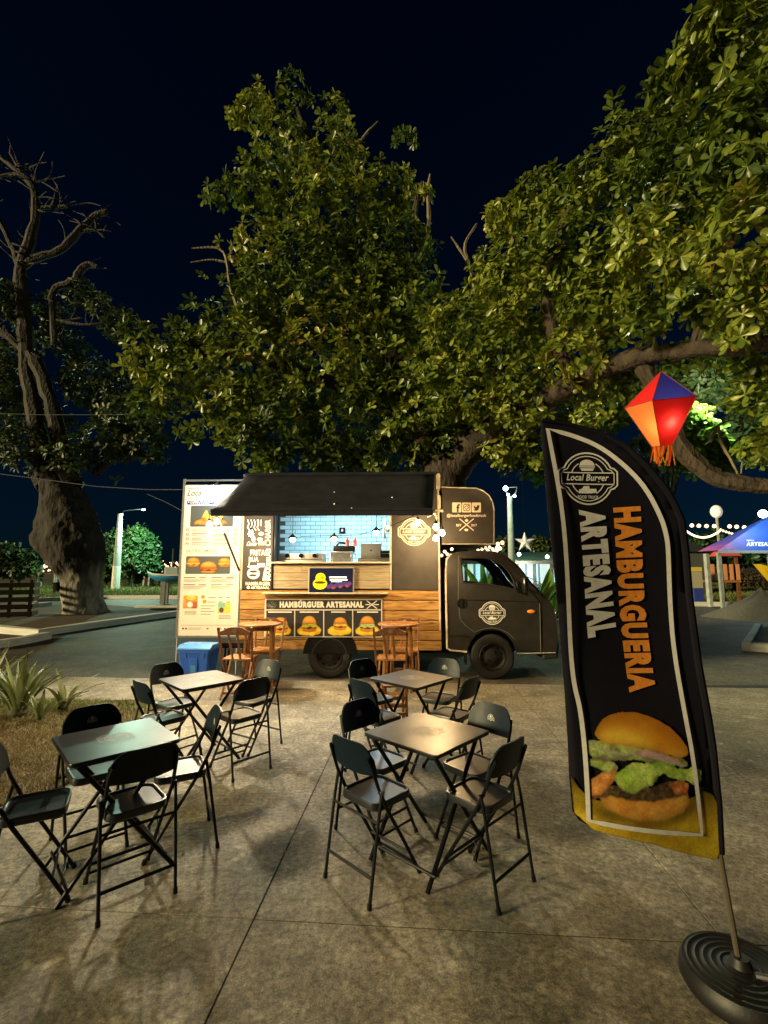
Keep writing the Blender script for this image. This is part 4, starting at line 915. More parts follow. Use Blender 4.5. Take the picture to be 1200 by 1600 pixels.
ax_ = tl(768, 1022)[0]; mb = MB(); P_ = [(ax_ + .40 * math.cos(R(a)), .36 + .38 * math.sin(R(a))) for a in range(0, 181, 12)]; mb.prism(P_, .23, .3, 'xz'); mb.build('wheel_well', DARK, truck)
mb = MB(); a = tl(733, 1019); mb.box(a[0] - .05, a[0] - .03, .02, .3, .18, a[1] + .05); mb.build('mud_flap', RUBBER, truck)

# =================================================================== THINGS ON AND AROUND THE TRUCK
def tthing(name, x, y, z, label, cat, group=None):
    return empty(name, tw(x, y, z), TR, label, cat, group)
# kitchen appliances on the counter
kx, kz = tl(478, 876, .35)
CT = MB(); CT.box(XO0, XO1 + .1, .30, .75, 1.08, ZS - .05); CT.build('worktop', STEEL, truck, bevel=.01)
zc = ZS - .05
g_ = tthing('griddle', tl(468, 870, .5)[0], .5, zc, 'long stainless steel griddle with dark knobs inside the serving hatch', 'griddle')
mb = MB(); mb.box(-.34, .42, -.12, .22, 0, .10); mb.box(-.34, .42, -.10, .22, .10, .20); mb.build('body', STEEL, g_, bevel=.01)
for k in range(3):
    mb = MB(); mb.lathe([(.036, 0), (.034, .03), (.004, .032)], 14, Matrix.Translation((-.18 + .23 * k, -.12, .16)) @ Matrix.Rotation(R(90), 4, 'X')); mb.build('knob', DARK, g_, smooth=True)
for k in range(12):
    mb = MB(); mb.lathe([(.014, 0), (.014, .004)], 10, Matrix.Translation((-.30 + .062 * k, -.12, .04)) @ Matrix.Rotation(R(90), 4, 'X')); mb.build('vent_hole', DARK, g_)
g_ = tthing('juice_machine', tl(535, 870, .45)[0], .45, zc, 'stainless steel machine with dark top standing between griddle and laptop', 'machine')
mb = MB(); mb.box(-.16, .16, -.1, .16, 0, .20); mb.box(-.20, .20, -.12, .18, .2, .225); mb.build('body', STEEL, g_, bevel=.015)
mb = MB(); mb.box(-.15, .2, -.05, .15, .23, .32); mb.tube([(-.1, -.02, .32), (-.05, -.02, .38), (.1, 0, .36)], .02, 6); mb.build('top_unit', DARK, g_, bevel=.02)
mb = MB(); mb.tube([(-.18, -.1, .0), (-.18, -.1, .2)], .02, 8); mb.build('tap', CHROME, g_, smooth=True)
for k, (dx, c) in enumerate(((.02, (.35, .03, .02)), (.12, (.4, .05, .02)))):
    x = tl(543 + 12 * k, 860, .45)[0]
    b_ = tthing('sauce_bottle', x, .42, zc + .32, 'small red sauce bottle on the steel machine, ' + ('nearer the griddle' if k == 0 else 'nearer the laptop'), 'bottle', 'sauce bottles in the hatch')
    mb = MB(); mb.lathe([(.03, 0), (.03, .09), (.01, .12), (.008, .15)], 12); mb.build('bottle_body', mat('sauce_red%d' % k, c, .3), b_, smooth=True)
# laptop on a dark drawer
dx_ = tl(583, 872, .4)[0]
g_ = tthing('cash_drawer', dx_ + .08, .40, zc, 'dark cash drawer under the laptop in the hatch', 'drawer')
mb = MB(); mb.box(-.32, .3, -.14, .2, 0, .12); mb.build('body', mat('drawer_grey', (.07, .065, .055), .5), g_, bevel=.008); mb = MB(); mb.box(-.29, .27, -.148, -.138, .02, .10); mb.build('drawer_front', mat('drawer_front', (.10, .09, .075), .5), g_, bevel=.003)
lp = tthing('laptop', tl(580, 862, .38)[0], .38, zc + .12, 'open grey laptop seen from behind in the serving hatch', 'laptop')
LAPG = mat('laptop_grey', (.20, .20, .20), .4, metal=.4)
mb = MB(); mb.box(-.17, .17, -.01, .22, 0, .015); mb.build('keyboard_base', LAPG, lp, bevel=.004)
mb = MB(); mb.add([(-.17, -.012, .012), (.17, -.012, .012), (.17, -.07, .235), (-.17, -.07, .235), (-.17, -.004, .014), (.17, -.004, .014), (.17, -.062, .238), (-.17, -.062, .238)], [(0, 1, 2, 3), (7, 6, 5, 4), (0, 4, 5, 1), (2, 6, 7, 3), (1, 5, 6, 2), (0, 3, 7, 4)]); sc_ = mb.build('lid', LAPG, lp, bevel=.002)
mb = MB(); mb.lathe([(.018, 0), (.018, .002)], 16, Matrix.Translation((0, -.045, .125)) @ Matrix.Rotation(R(75), 4, 'X')); mb.build('lid_emblem', mat('emblem_dark', (.05, .05, .05), .4), sc_)
g_ = tthing('receipt_printer', tl(604, 864, .4)[0], .42, zc + .12, 'small dark receipt printer beside the laptop', 'printer')
mb = MB(); mb.box(-.1, .08, -.1, .1, 0, .12); mb.build('body', DARK, g_, bevel=.012); mb = MB(); mb.box(-.08, .06, -.104, -.098, .07, .075); mb.build('paper_slot', STEEL, g_)
g_ = tthing('switch_box', tl(535, 829, BW - .06)[0], BW - .065, tl(535, 833, BW - .06)[1], 'small dark switch box on the white tiled wall', 'switch box'); mb = MB(); mb.box(-.06, .06, -.03, 0, 0, .11); mb.build('box', DARK, g_, bevel=.005); mb = MB(); mb.box(-.02, .02, -.036, -.028, .03, .08); mb.build('switch', TRIM, g_)
g_ = tthing('wall_fan', tl(601, 826, 1.2)[0], 1.2, tl(601, 826, 1.2)[1], 'round pale fan head beside the right hatch edge', 'fan')
mb = MB(); P_ = [(0, .17 * math.cos(R(a)), .17 * math.sin(R(a))) for a in range(0, 361, 20)]; mb.tube(P_, .02, 6, False)
for a in range(0, 180, 30): mb.tube([(-.03, .17 * math.cos(R(a)), .17 * math.sin(R(a))), (-.03, -.17 * math.cos(R(a)), -.17 * math.sin(R(a)))], .004, 4)
mb.build('guard', WHITE, g_); mb = MB(); mb.sphere((.06, 0, 0), .06, 10, 8); mb.tube([(.06, 0, 0), (.2, 0, -.05)], .02, 6); mb.build('motor', WHITE, g_, smooth=True)

# television on the laminate
v0, v1 = tl(482, 886, -.05), tl(553, 930, -.05); vx, vz = (v0[0] + v1[0]) / 2, v1[1]
tv = tthing('television', vx, -.05, vz, 'flat screen showing a yellow burger, hung under the serving hatch', 'television')
hw, hh = (v1[0] - v0[0]) / 2, v0[1] - v1[1]
mb = MB(); mb.box(-hw, hw, 0, .05, 0, hh); mb.build('housing', mat('tv_frame', (.45, .42, .36), .4, metal=.3), tv, bevel=.005)
mb = MB(); mb.box(-hw + .018, hw - .018, -.003, .0, .02, hh - .018); scr = mb.build('screen', mat('tv_screen', (.01, .012, .03), .15, emit=(.006, .008, .02), estr=1.0), tv)
def em2(nm, c, s): return mat(nm, c, .4, emit=c, estr=s)
p = Print(plane_fn((-hw, -.003, 0), (2 * hw, 0, 0), (0, 0, hh), (0, -1, 0), .0008))
p.ell(.26, .40, .155, .20, em2('tv_yellow', (.75, .52, .01), .9)); p.ell(.27, .62, .11, .17, em2('tv_yellow', (.75, .52, .01), .9), 2); p.ell(.26, .45, .12, .05, em2('tv_dark', (.08, .05, .0), .3), 3); p.ell(.31, .62, .05, .05, em2('tv_shade', (.5, .33, .0), .6), 4)
TWH = em2('tv_white', (.8, .8, .9), 1.0); p.rect(.46, .84, .60, .66, TWH); p.rect(.47, .86, .52, .56, TWH); p.rect(.50, .74, .465, .49, TWH)
for k in range(10): p.ell(.45 + .05 * k, .30 + .05 * math.sin(k * 2.1) + .012 * k, .05, .07, em2('tv_p%d' % (k % 3), [(.10, .03, .22), (.03, .05, .22), (.25, .05, .06)][k % 3], .45), 2)
p.build('screen_picture', scr)

# menu banner on a metal frame, left of the truck
yb = .12
def bpx(u, v, Lr):
    x, z = tl(u, v, yb); return Vector((x, yb - Lr * .0012, z))
BANW = mat('banner_vinyl', (.70, .64, .55), .55, var=.12, scale=2)
bo_ = Vector((tl(325, 993, yb)[0], yb, 0)); ban = empty('menu_banner', tw(bo_.x, yb, 0), TR, 'tall pale menu banner in a metal frame left of the truck, crowded with print', 'banner')
off = lambda f: (lambda u, v, Lr: f(u, v, Lr) - bo_)
bp4 = [tl(290, 758, yb), tl(384, 758, yb), tl(366, 993, yb), tl(277, 993, yb)]
BX = [q[0] - bo_.x for q in bp4]; BZt, BZb = bp4[0][1], bp4[3][1]
xl, xr = (BX[0] + BX[3]) / 2, (BX[1] + BX[2]) / 2
mb = MB(); mb.box(xl, xr, -.006, .006, BZb, BZt); cloth = mb.build('vinyl', BANW, ban)
mb = MB(); mb.box(xl - .03, xl - .001, -.015, .015, BZb - .03, BZt + .1); mb.box(xr + .001, xr + .03, -.015, .015, BZb - .03, BZt + .1); mb.box(xl - .03, xr + .03, -.0145, .0145, BZt + .06, BZt + .09); mb.box(xl - .03, xr + .03, -.0145, .0145, BZb - .03, BZb - .002)
mb.tube([(xl, 0, 0), (xl, 0, BZb)], .014, 8); mb.tube([(xr, 0, 0), (xr, 0, BZb)], .014, 8); mb.build('frame', CHROME, ban)
bw_, bh_ = xr - xl, BZt - BZb
p = Print(plane_fn((xl, -.006, BZb), (bw_, 0, 0), (0, 0, bh_), (0, -1, 0)))
INK = mat('print_ink', (.06, .05, .05), .6); GREYI = mat('print_grey', (.13, .115, .105), .6); NAVY = mat('print_navy', (.01, .03, .22), .55); PINK = mat('print_tag', (.42, .20, .18), .6); SLATE = mat('print_slate', (.06, .065, .06), .6)
p.text('Local', .06, .32, .925, .965, INK, bold=.02, shear=.12); p.text('Burger', .36, .74, .925, .965, INK, bold=.02, shear=.08); p.ring(.80, .965, .028, .004, INK, asp=2.4); p.rect(.06, .30, .975, .98, GREYI); p.rect(.06, .25, .908, .912, GREYI)
p.poly(rrect(.05, .52, .865, .893, .01), NAVY); p.text('HAMBURGUER', .07, .50, .878, .889, WHITE, 2, bold=.02); p.text('ARTESANAL', .1, .45, .868, .875, WHITE, 2, bold=.01)
p.poly(rrect(.12, .86, .715, .858, .015), SLATE)
for k in range(4):
    y = .695 - k * .031
    for s_, xc in ((0, .085), (1, .905)):
        p.ring(xc, y, .010, .0035, PINK, asp=2.5); p.rect(xc - .02, xc + .02, y - .003, y + .003, PINK, 2)
    p.rect(.16, .16 + (.22, .26, .16, .34)[k], y + .003, y + .0075, INK); p.rect(.16, .44, y - .005, y - .002, GREYI); p.rect(.16, .40, y - .012, y - .009, GREYI)
    p.rect(.52, .78, y - .003, y + .001, INK); p.rect(.52, .82, y - .010, y - .007, GREYI); p.rect(.52, .74, y - .017, y - .014, GREYI)
p.text('ULTRA SMASH', .07, .62, .545, .563, GREYI, bold=.01); p.line([(.07, .538), (.35, .541), (.6, .539)], .003, GREYI); p.ring(.80, .545, .022, .003, GREYI, asp=2.3)
p.poly(rrect(.08, .84, .40, .518, .012), SLATE)
for r_ in range(2):
    for c_ in range(2):
        y = .375 - r_ * .048; x = .06 + c_ * .46; p.rect(x, x + .20, y, y + .005, INK); p.poly(rrect(x + .26, x + .38, y - .002, y + .007, .003), PINK)
        for q in range(3): p.rect(x, x + .38 - .05 * q, y - .010 - .008 * q, y - .0075 - .008 * q, GREYI)
p.rect(.07, .31, .175, .258, BUN); p.ell(.19, .20, .05, .018, WHITE, 2); p.rect(.2, .31, .175, .22, TOM, 2); p.ell(.2, .245, .08, .015, CHEESE, 2); p.rect(.66, .87, .145, .212, CHEESE); p.ell(.72, .165, .04, .018, INK, 2); p.rect(.66, .78, .185, .212, mat('print_teal', (.15, .4, .38), .6), 2)
p.ell(.40, .25, .035, .012, BUN); p.ell(.43, .22, .035, .012, BUN)
for q in range(2): p.rect(.48, .62, .245 - .03 * q, .249 - .03 * q, INK); p.rect(.67, .73, .243 - .03 * q, .251 - .03 * q, PINK); p.rect(.80, .86, .243 - .03 * q, .251 - .03 * q, PINK)
for q in range(4): p.rect(.37, .60 - .06 * (q % 2), .19 - .018 * q, .194 - .018 * q, GREYI)
for q in range(3): p.rect(.10, .30, .155 - .009 * q, .158 - .009 * q, GREYI); p.rect(.68, .88, .128 - .009 * q, .131 - .009 * q, GREYI)
p.rect(.05, .92, .066, .068, GREYI); p.ell(.09, .045, .018, .006, INK); p.ell(.14, .045, .018, .006, INK); p.rect(.18, .40, .048, .050, GREYI); p.rect(.18, .38, .040, .042, GREYI); p.ell(.50, .045, .02, .005, GREYI); p.rect(.66, .73, .042, .048, GREYI); p.ell(.79, .045, .015, .007, INK); p.rect(.86, .92, .042, .048, GREYI)
p.build('banner_print', cloth)
bfn = plane_fn((xl, -.006, BZb), (bw_, 0, 0), (0, 0, bh_), (0, -1, 0)); bf2 = lambda u, v, Lr: bfn(u, 1 - v, Lr)
q = Paint(.09, .83, .485, .60, 120, 54, 31)
for cx, cy, k, sc2 in ((.21, .553, 2, 1.0), (.74, .553, 2, .95), (.47, .594, 4, 1.25)): burger(q, cx, cy, .115 * sc2, .062 * sc2, k)
q.build('food_picture', bf2, cloth, 3)
q = Paint(.14, .84, .145, .283, 110, 60, 32)
q.lay(q.mask([(.18, .27), (.55, .282), (.78, .26), (.70, .235), (.35, .225), (.19, .25)], 1, .008), cBUN, shade=4, grain=.3); q.lay(q.mask([(.30, .23), (.38, .17), (.46, .21), (.52, .18), (.72, .195), (.66, .235), (.5, .25)], 1, .012), cCHE, shade=3, grain=.3, two=(.85, .62, .12), cell=5); q.lay(q.mask(q.ell(.47, .235, .17, .022), 2), cBUNL, shade=3, grain=.4, two=cTOM, cell=6)
q.build('food_picture', bf2, cloth, 3)

# ------------------------------------------------------------------ lamps on the truck
BULB = emis('warm_bulb', (1.0, .70, .34), 60)
def bulb(px, py, yl, label, watt=9, r=.038):
    x, z = tl(px, py, yl)
    e = tthing('hanging_bulb', x, yl, z, label, 'light bulb', 'warm bulbs hung from the awning')
    mb = MB(); mb.lathe([(.004, -r * 1.1), (r * .7, -r * .75), (r, 0), (r * .8, r * .6), (r * .45, r * 1.1), (r * .42, r * 1.2)], 14); mb.build('glass', BULB, e, smooth=True)
    mb = MB(); mb.lathe([(r * .5, r * 1.2), (r * .5, r * 2.2), (.006, r * 2.4)], 10); mb.tube([(0, 0, r * 2.3), (0, 0, r * 2.3 + .10)], .004, 5); mb.build('socket', DARK, e, smooth=True)
    lamp('bulb_light', (0, 0, -r * 1.6), watt, (1.0, .66, .30), .05, e)
B_ = -AE + .1
bulb(327, 820, B_, 'bulb hung lowest in front of the menu banner', 40); bulb(338, 815, B_, 'bulb hung close under the awning corner in front of the banner', 40); bulb(346, 829, B_ + .2, 'bulb hung before the right edge of the menu banner', 40)
bulb(392, 834, -.7, 'bulb glowing before the chalkboard lettering', 62); bulb(653, 817, -.5, 'bulb glowing over the round logo right of the hatch', 38)
bulb(681, 824, -1.0, 'topmost of the three clustered bulbs by the awning bracket', 35); bulb(691, 833, -.98, 'bulb nearest the cab in the cluster of three', 35); bulb(681, 841, -1.0, 'lowest of the three clustered bulbs by the awning bracket', 35)
def pend(px, py, yl, label):
    x, z = tl(px, py, yl); e = tthing('pendant_lamp', x, yl, z, label, 'pendant lamp', 'pendant lamps inside the hatch')
    mb = MB(); mb.sphere((0, 0, 0), .045, 12, 8); mb.build('glass', BULB, e, smooth=True)
    mb = MB(); mb.lathe([(.012, .10), (.02, .08), (.075, .03), (.08, .02)], 16, None, False); mb.build('shade', DARK, e, smooth=True)
    mb = MB(); mb.tube([(0, 0, .09), (0, 0, max(.3, ZT - .08 - z))], .004, 5); mb.build('cord', DARK, e)
    lamp('pendant_light', (0, 0, -.07), 5, (1.0, .74, .42), .05, e)
pend(457, 843, .35, 'pendant bulb above the griddle'); pend(522, 842, .35, 'pendant bulb above the steel machine'); pend(588, 832, .35, 'pendant bulb above the laptop')
# cold floodlight at the awning corner
fx, fz = tl(332, 771, -.16)
fl = tthing('flood_light', fx, -.16, fz, 'dazzling cold white floodlight before the top of the menu banner', 'floodlight')
mb = MB(); mb.box(-.11, .11, .0, .05, -.08, .08); mb.build('housing', DARK, fl, bevel=.01)
mb = MB(); mb.sphere((0, -.004, 0), .14, 16, 10, (1.15, .35, .9)); mb.build('lens', emis('flood_lens', (.75, .93, 1.0), 90), fl, smooth=True)  # lens swollen past its housing to stand in for the glare
mb = MB(); mb.tube([(-.125, .02, 0), (-.125, .02, .13), (.125, .02, .13), (.125, .02, 0)], .008, 6); mb.tube([(0, .02, .13), (0, .2, .22)], .012, 6); mb.build('bracket', CHROME, fl)
lamp('flood_spill', (0, -.12, 0), 22, (.75, .92, 1.0), .06, fl)
L = lamp('flood_beam', (0, -.05, 0), 330, (1.0, .88, .62), parent=fl, kind='AREA'); L.data.shape = 'RECTANGLE'; L.data.size = .22; L.data.size_y = .16; L.rotation_euler = (R(-58), 0, R(14))
# lamp cable from the awning corner to the hatch
mb = MB(); P_ = [tw(*q) for q in ((tl(655, 812, -.3)[0], -.3, tl(655, 812, -.3)[1] + .1), (tl(610, 822, -.06)[0], -.06, tl(610, 822, -.06)[1]), (tl(560, 836, .2)[0], .2, tl(560, 836, .2)[1]), (tl(470, 838, .3)[0], .3, tl(470, 838, .3)[1]))]
mb.tube(P_, .005, 5); tag(mb.build('lamp_cable', DARK, smooth=True), 'thin black lamp cable slung across the open serving hatch', 'cable')
# string of small bulbs on the cab roof
sx_, sz_ = tl(745, 858, .5)
st = tthing('string_lights', sx_, .5, sz_, 'string of small round bulbs heaped on the cab roof', 'string lights')
SB = emis('tiny_bulb', (1.0, .62, .34), 2.6)
for k, (px, py) in enumerate(((747, 860), (753, 858), (759, 856), (762, 860), (765, 855), (770, 858), (776, 860), (777, 856), (778, 850), (785, 848), (690, 868), (699, 866), (706, 858), (695, 862), (781, 857), (772, 862))):
    yl = .3 + .04 * (k % 4) if px > 720 else .1; x, z = tl(px, py, yl); mb = MB(); mb.sphere((x - sx_, yl - .5, z - sz_), .034 if px > 770 else .026, 10, 6); mb.build('bulb', SB, st, smooth=True)
mb = MB(); mb.tube([Vector((tl(a, b, .3)[0] - sx_, -.2, tl(a, b, .3)[1] - sz_)) for a, b in ((690, 868), (706, 857), (730, 855.5), (747, 858), (765, 854), (778, 850), (787, 847), (790, 852), (785, 860))], .006, 5); mb.build('wire', DARK, st, smooth=True)

# ------------------------------------------------------------------ folding tables and chairs
def arc_panel(mb, w, zb, zt, xb, slope, t, nu=14, curve=.035):
    rows = 6; F_ = []; B_ = []
    for i in range(nu + 1):
        y = -w + 2 * w * i / nu; a = abs(y) / w
        top = zt - .085 * max(0, (a - .45) / .55) ** 2.6; bot = zb + .012 * a * a
        for j in range(rows + 1):
            z = bot + (top - bot) * j / rows; x = xb - (z - zb) * slope + curve * a * a
            F_.append((x + t, y, z)); B_.append((x - t, y, z))
    n = (nu + 1) * (rows + 1); r1 = rows + 1
    q = [(i * r1 + j, i * r1 + j + 1, (i + 1) * r1 + j + 1, (i + 1) * r1 + j) for i in range(nu) for j in range(rows)]
    ring = [i * r1 for i in range(nu + 1)] + [nu * r1 + j for j in range(1, rows + 1)] + [i * r1 + rows for i in range(nu - 1, -1, -1)] + [j for j in range(rows - 1, 0, -1)]
    mb.add(F_ + B_, q + [tuple(k + n for k in reversed(f)) for f in q] + [(ring[k], ring[(k + 1) % len(ring)], ring[(k + 1) % len(ring)] + n, ring[k] + n) for k in range(len(ring))])
def make_chair():
    e = empty('folding_chair', (0, 0, 0), 0, 'x', 'chair', 'black folding chairs round the tables')
    # seat pan with a pressed rim
    mb = MB(); rings = []
    for s_, z in ((.96, .416), (1.0, .422), (1.0, .448), (.985, .457), (.93, .459), (.89, .456), (.86, .449), (.5, .447)):
        rings.append([((x + .01) , y, z) for x, y in rrect(-.19 * s_, .20 * s_, -.195 * s_, .195 * s_, .07 * s_, 5)])
    k = len(rings[0]); vs = [p for r in rings for p in r]
    fs = [(i * k + j, i * k + (j + 1) % k, (i + 1) * k + (j + 1) % k, (i + 1) * k + j) for i in range(len(rings) - 1) for j in range(k)] + [tuple(range(k - 1, -1, -1)), tuple((len(rings) - 1) * k + j for j in range(k))]
    mb.add(vs, fs); mb.build('seat', SEATM, e, smooth=True)
    mb = MB(); arc_panel(mb, .222, .605, .785, -.225, .36, .007); bk = mb.build('backrest', BACKM, e, smooth=True)
    badge_obj('logo', bk, (-.225 - .085 * .36 + .011, 0, .692), (R(90), 0, R(90)), .030).rotation_euler = Matrix(((0, 0, 1), (1, 0, 0), (0, 1, 0))).to_euler()
    for s_ in (-1, 1):
        mb = MB(); mb.tube([(.25, s_ * .205, .012), (.10, s_ * .208, .20), (-.10, s_ * .213, .44), (-.18, s_ * .215, .56), (-.23, s_ * .212, .66), (-.262, s_ * .20, .715)], .0125, 8)
        mb.tube([(.258, s_ * .205, .0), (.246, s_ * .205, .025)], .017, 8); mb.build('leg', BLKMET, e, smooth=True)
        mb = MB(); mb.tube([(-.155, s_ * .236, .535), (-.185, s_ * .236, .43), (-.27, s_ * .232, .012)], .0115, 8); mb.tube([(-.273, s_ * .232, .0), (-.267, s_ * .232, .028)], .016, 8); mb.build('leg', BLKMET, e, smooth=True)
        mb = MB(); mb.tube([(-.155, s_ * .245, .528), (-.165, s_ * .205, .528)], .010, 6); mb.build('hinge', BLKMET, e, smooth=True)
    mb = MB(); mb.tube([(.155, -.207, .13), (.155, .207, .13)], .009, 8); mb.build('stretcher', BLKMET, e, smooth=True)
    mb = MB(); mb.tube([(.205, -.206, .068), (.205, .206, .068)], .008, 8); mb.build('stretcher', BLKMET, e, smooth=True)
    mb = MB(); mb.tube([(-.245, -.233, .135), (-.245, .233, .135)], .009, 8); mb.build('stretcher', BLKMET, e, smooth=True)
    mb = MB(); mb.tube([(-.195, -.235, .385), (-.195, .235, .385)], .008, 8); mb.build('stretcher', BLKMET, e, smooth=True)
    return e
SEATM = mat('chair_seat_paint', (.010, .013, .018), .30, var=.4, scale=9, spec=.6)
BACKM = mat('chair_back_paint', (.003, .011, .022), .45, var=.4, scale=16, bump=.03, bscale=40, spec=.2)
TOPM = mat('table_top_paint', (.012, .013, .014), .34, var=.6, scale=10, bump=.02, bscale=40, spec=.28)
LOGO_G = mat('worn_logo_print', (.30, .28, .25), .55, var=.6, scale=30)
def make_table():
    e = empty('folding_table', (0, 0, 0), 0, 'x', 'table', 'black square folding tables on the plaza')
    mb = MB(); h_ = .265; mb.prism(rrect(-h_, h_, -h_, h_, .028), .678, .70, 'xy'); tp = mb.build('table_top', TOPM, e, bevel=.005)
    badge_obj('logo', tp, (0, 0, .7012), (0, 0, R(-45)), .085, LOGO_G)
    mb = MB(); mb.box(-.235, .235, -.215, -.195, .655, .677); mb.box(-.235, .235, .195, .215, .655, .677); mb.build('rail', BLKMET, e)
    for s_ in (-1, 1):
        mb = MB(); mb.tube([(-.22, s_ * .225, .668), (.265, s_ * .225, .0)], .0125, 8); mb.build('leg', BLKMET, e, smooth=True)
        mb = MB(); mb.tube([(.22, s_ * .20, .668), (-.265, s_ * .20, .0)], .0125, 8); mb.build('leg', BLKMET, e, smooth=True)
        mb = MB(); mb.tube([(s_ * .225, -.22, .07), (s_ * .225, .22, .07)], .009, 8); mb.build('stretcher', BLKMET, e, smooth=True)
    return e
TABLES = [((.255, 2.95), 47, 'table nearest the feather flag with a yellow gleam on its top'), ((-1.53, 2.84), 43, 'folding table nearest the dry lawn, its black top tinted blue'),
          ((-1.61, 4.31), 45, 'folding table in front of the blue bin with a brownish top'), ((.246, 4.36), 48, 'folding table in front of the wooden chairs below the burger poster')]
T0 = make_table()
for i, ((x, y), a, lb) in enumerate(TABLES):
    t = T0 if i == 0 else copy_tree(T0); t.location = (x, y, .0015); t.rotation_euler = (0, 0, R(a)); t.scale = (1.02, 1.02, .965); t['label'] = lb
CH = [(-.05, 2.76, 45, 'chair with pale reflecting seat, back to the camera, left before the gleaming table'), (.526, 2.73, 135, 'chair nearest the feather flag, its dark seat turned away from the camera'),
      (-.04, 3.20, -44, 'logo chair behind the gleaming table, on the side away from the flag'), (.56, 3.12, -140, 'bluish logo chair behind the gleaming table, on the flag side'),
      (-1.80, 2.60, 28, 'chair cut off by the left picture edge'), (-1.76, 3.06, -48, 'logo chair standing between the dry lawn and the blue tinted table'), (-1.32, 2.65, 132, 'black chair with its back to the camera before the blue tinted table'), (-1.24, 3.07, -152, 'chair turned sideways right of the blue tinted table, pale seat'),
      (-1.90, 4.50, -35, 'brownish logo chair behind the table before the blue bin'), (-1.82, 4.06, 50, 'chair at the lawn edge, back to the camera, beside the brownish table'), (-1.20, 4.14, 138, 'chair with light blue seat, back to the camera, beside the brownish table'), (-1.22, 4.62, -122, 'small bluish logo chair below the left wooden table'),
      (-.10, 4.65, -50, 'blue logo chair behind the table below the burger poster, on its left'), (-.05, 4.08, 42, 'chair with bright blue seat, back to the camera, between the two right tables'), (.52, 4.68, -116, 'blue logo chair standing before the truck front wheel'), (.57, 4.16, 142, 'dark chair beside the poster-side table, back turned to the flag')]
C0 = make_chair()
for i, (x, y, a, lb) in enumerate(CH):
    c = C0 if i == 0 else copy_tree(C0); c.location = (x, y, .0015); c.rotation_euler = (0, 0, R(a)); c.scale = (.74, .74, .955); c['label'] = lb

# wooden chairs, tables and stool by the truck
WDK = wood('dark_stained_wood', (.22, .085, .03), (.10, .036, .014), .4, .1, 4); WLT = wood('warm_stained_wood', (.40, .18, .055), (.22, .085, .025), .4, .08, 4)
def bar(mb, a, b_, w, t):
    """square bar from a to b"""
    a, b_ = Vector(a), Vector(b_); d_ = (b_ - a).normalized(); u = d_.cross(Vector((0, 1, 0)))
    if u.length < .1: u = d_.cross(Vector((1, 0, 0)))
    u.normalize(); v = d_.cross(u); vs = [p + u * su * w / 2 + v * sv * t / 2 for p in (a, b_) for su, sv in ((-1, -1), (1, -1), (1, 1), (-1, 1))]
    mb.add(vs, [(3, 2, 1, 0), (4, 5, 6, 7)] + [(i, (i + 1) % 4, (i + 1) % 4 + 4, i + 4) for i in range(4)])
def make_wchair():
    e = empty('wooden_chair', (0, 0, 0), 0, 'x', 'chair', 'wooden folding chairs by the truck')
    for s_ in (-1, 1):
        mb = MB(); bar(mb, (.20, s_ * .20, 0), (-.13, s_ * .195, .50), .034, .026); bar(mb, (-.13, s_ * .195, .50), (-.26, s_ * .215, .90), .034, .026); mb.build('back_post', WDK, e, bevel=.003)
        mb = MB(); bar(mb, (-.22, s_ * .165, 0), (.16, s_ * .165, .46), .034, .022); mb.build('leg', WLT, e, bevel=.003)
        mb = MB(); bar(mb, (-.15, s_ * .05, .49), (-.245, s_ * .085 if s_ > 0 else s_ * .03, .81), .02, .028); mb.build('back_slat', WDK, e, bevel=.003)
    mb = MB(); cr = [(-.20, .80), (-.20, .845), (-.15, .86), (-.09, .895), (-.05, .902), (.05, .902), (.09, .895), (.15, .86), (.20, .845), (.20, .80)]
    mb.prism(cr, -.262, -.238, 'yz'); crest = mb.build('crest_rail', WDK, e, bevel=.004)
    badge_obj('logo', crest, (-.2645, 0, .855), Matrix(((0, 0, -1), (-1, 0, 0), (0, 1, 0))).to_euler(), .026, LOGO_G); badge_obj('logo', crest, (-.2355, 0, .855), Matrix(((0, 0, 1), (1, 0, 0), (0, 1, 0))).to_euler(), .026, WHITE)
    for k in range(5):
        mb = MB(); x = -.16 + k * .076; mb.box(x, x + .068, -.19, .19, .475, .493); mb.build('seat_slat', WLT, e, bevel=.003)
    for x, z, w_ in ((-.16, .07, .16), (.115, .13, .195), (-.06, .19, .16), (.10, .44, .165)):
        mb = MB(); mb.box(x - .012, x + .012, -w_, w_, z - .016, z + .016); mb.build('stretcher', WLT, e, bevel=.003)
    return e
W0 = make_wchair()
for i, (x, y, a, lb) in enumerate(((-1.89, 6.42, 88, 'wooden chair with its dark back to the camera before the left poster end'), (-1.72, 7.08, -90, 'wooden chair facing the camera, half hidden behind the left round table'),
                                   (.10, 6.40, 86, 'wooden chair with its dark back to the camera below the poster right end'), (.30, 7.06, -93, 'wooden chair facing the camera, half hidden behind the right round table'))):
    c = W0 if i == 0 else copy_tree(W0); c.location = (x, y, 0); c.rotation_euler = (0, 0, R(a)); c['label'] = lb
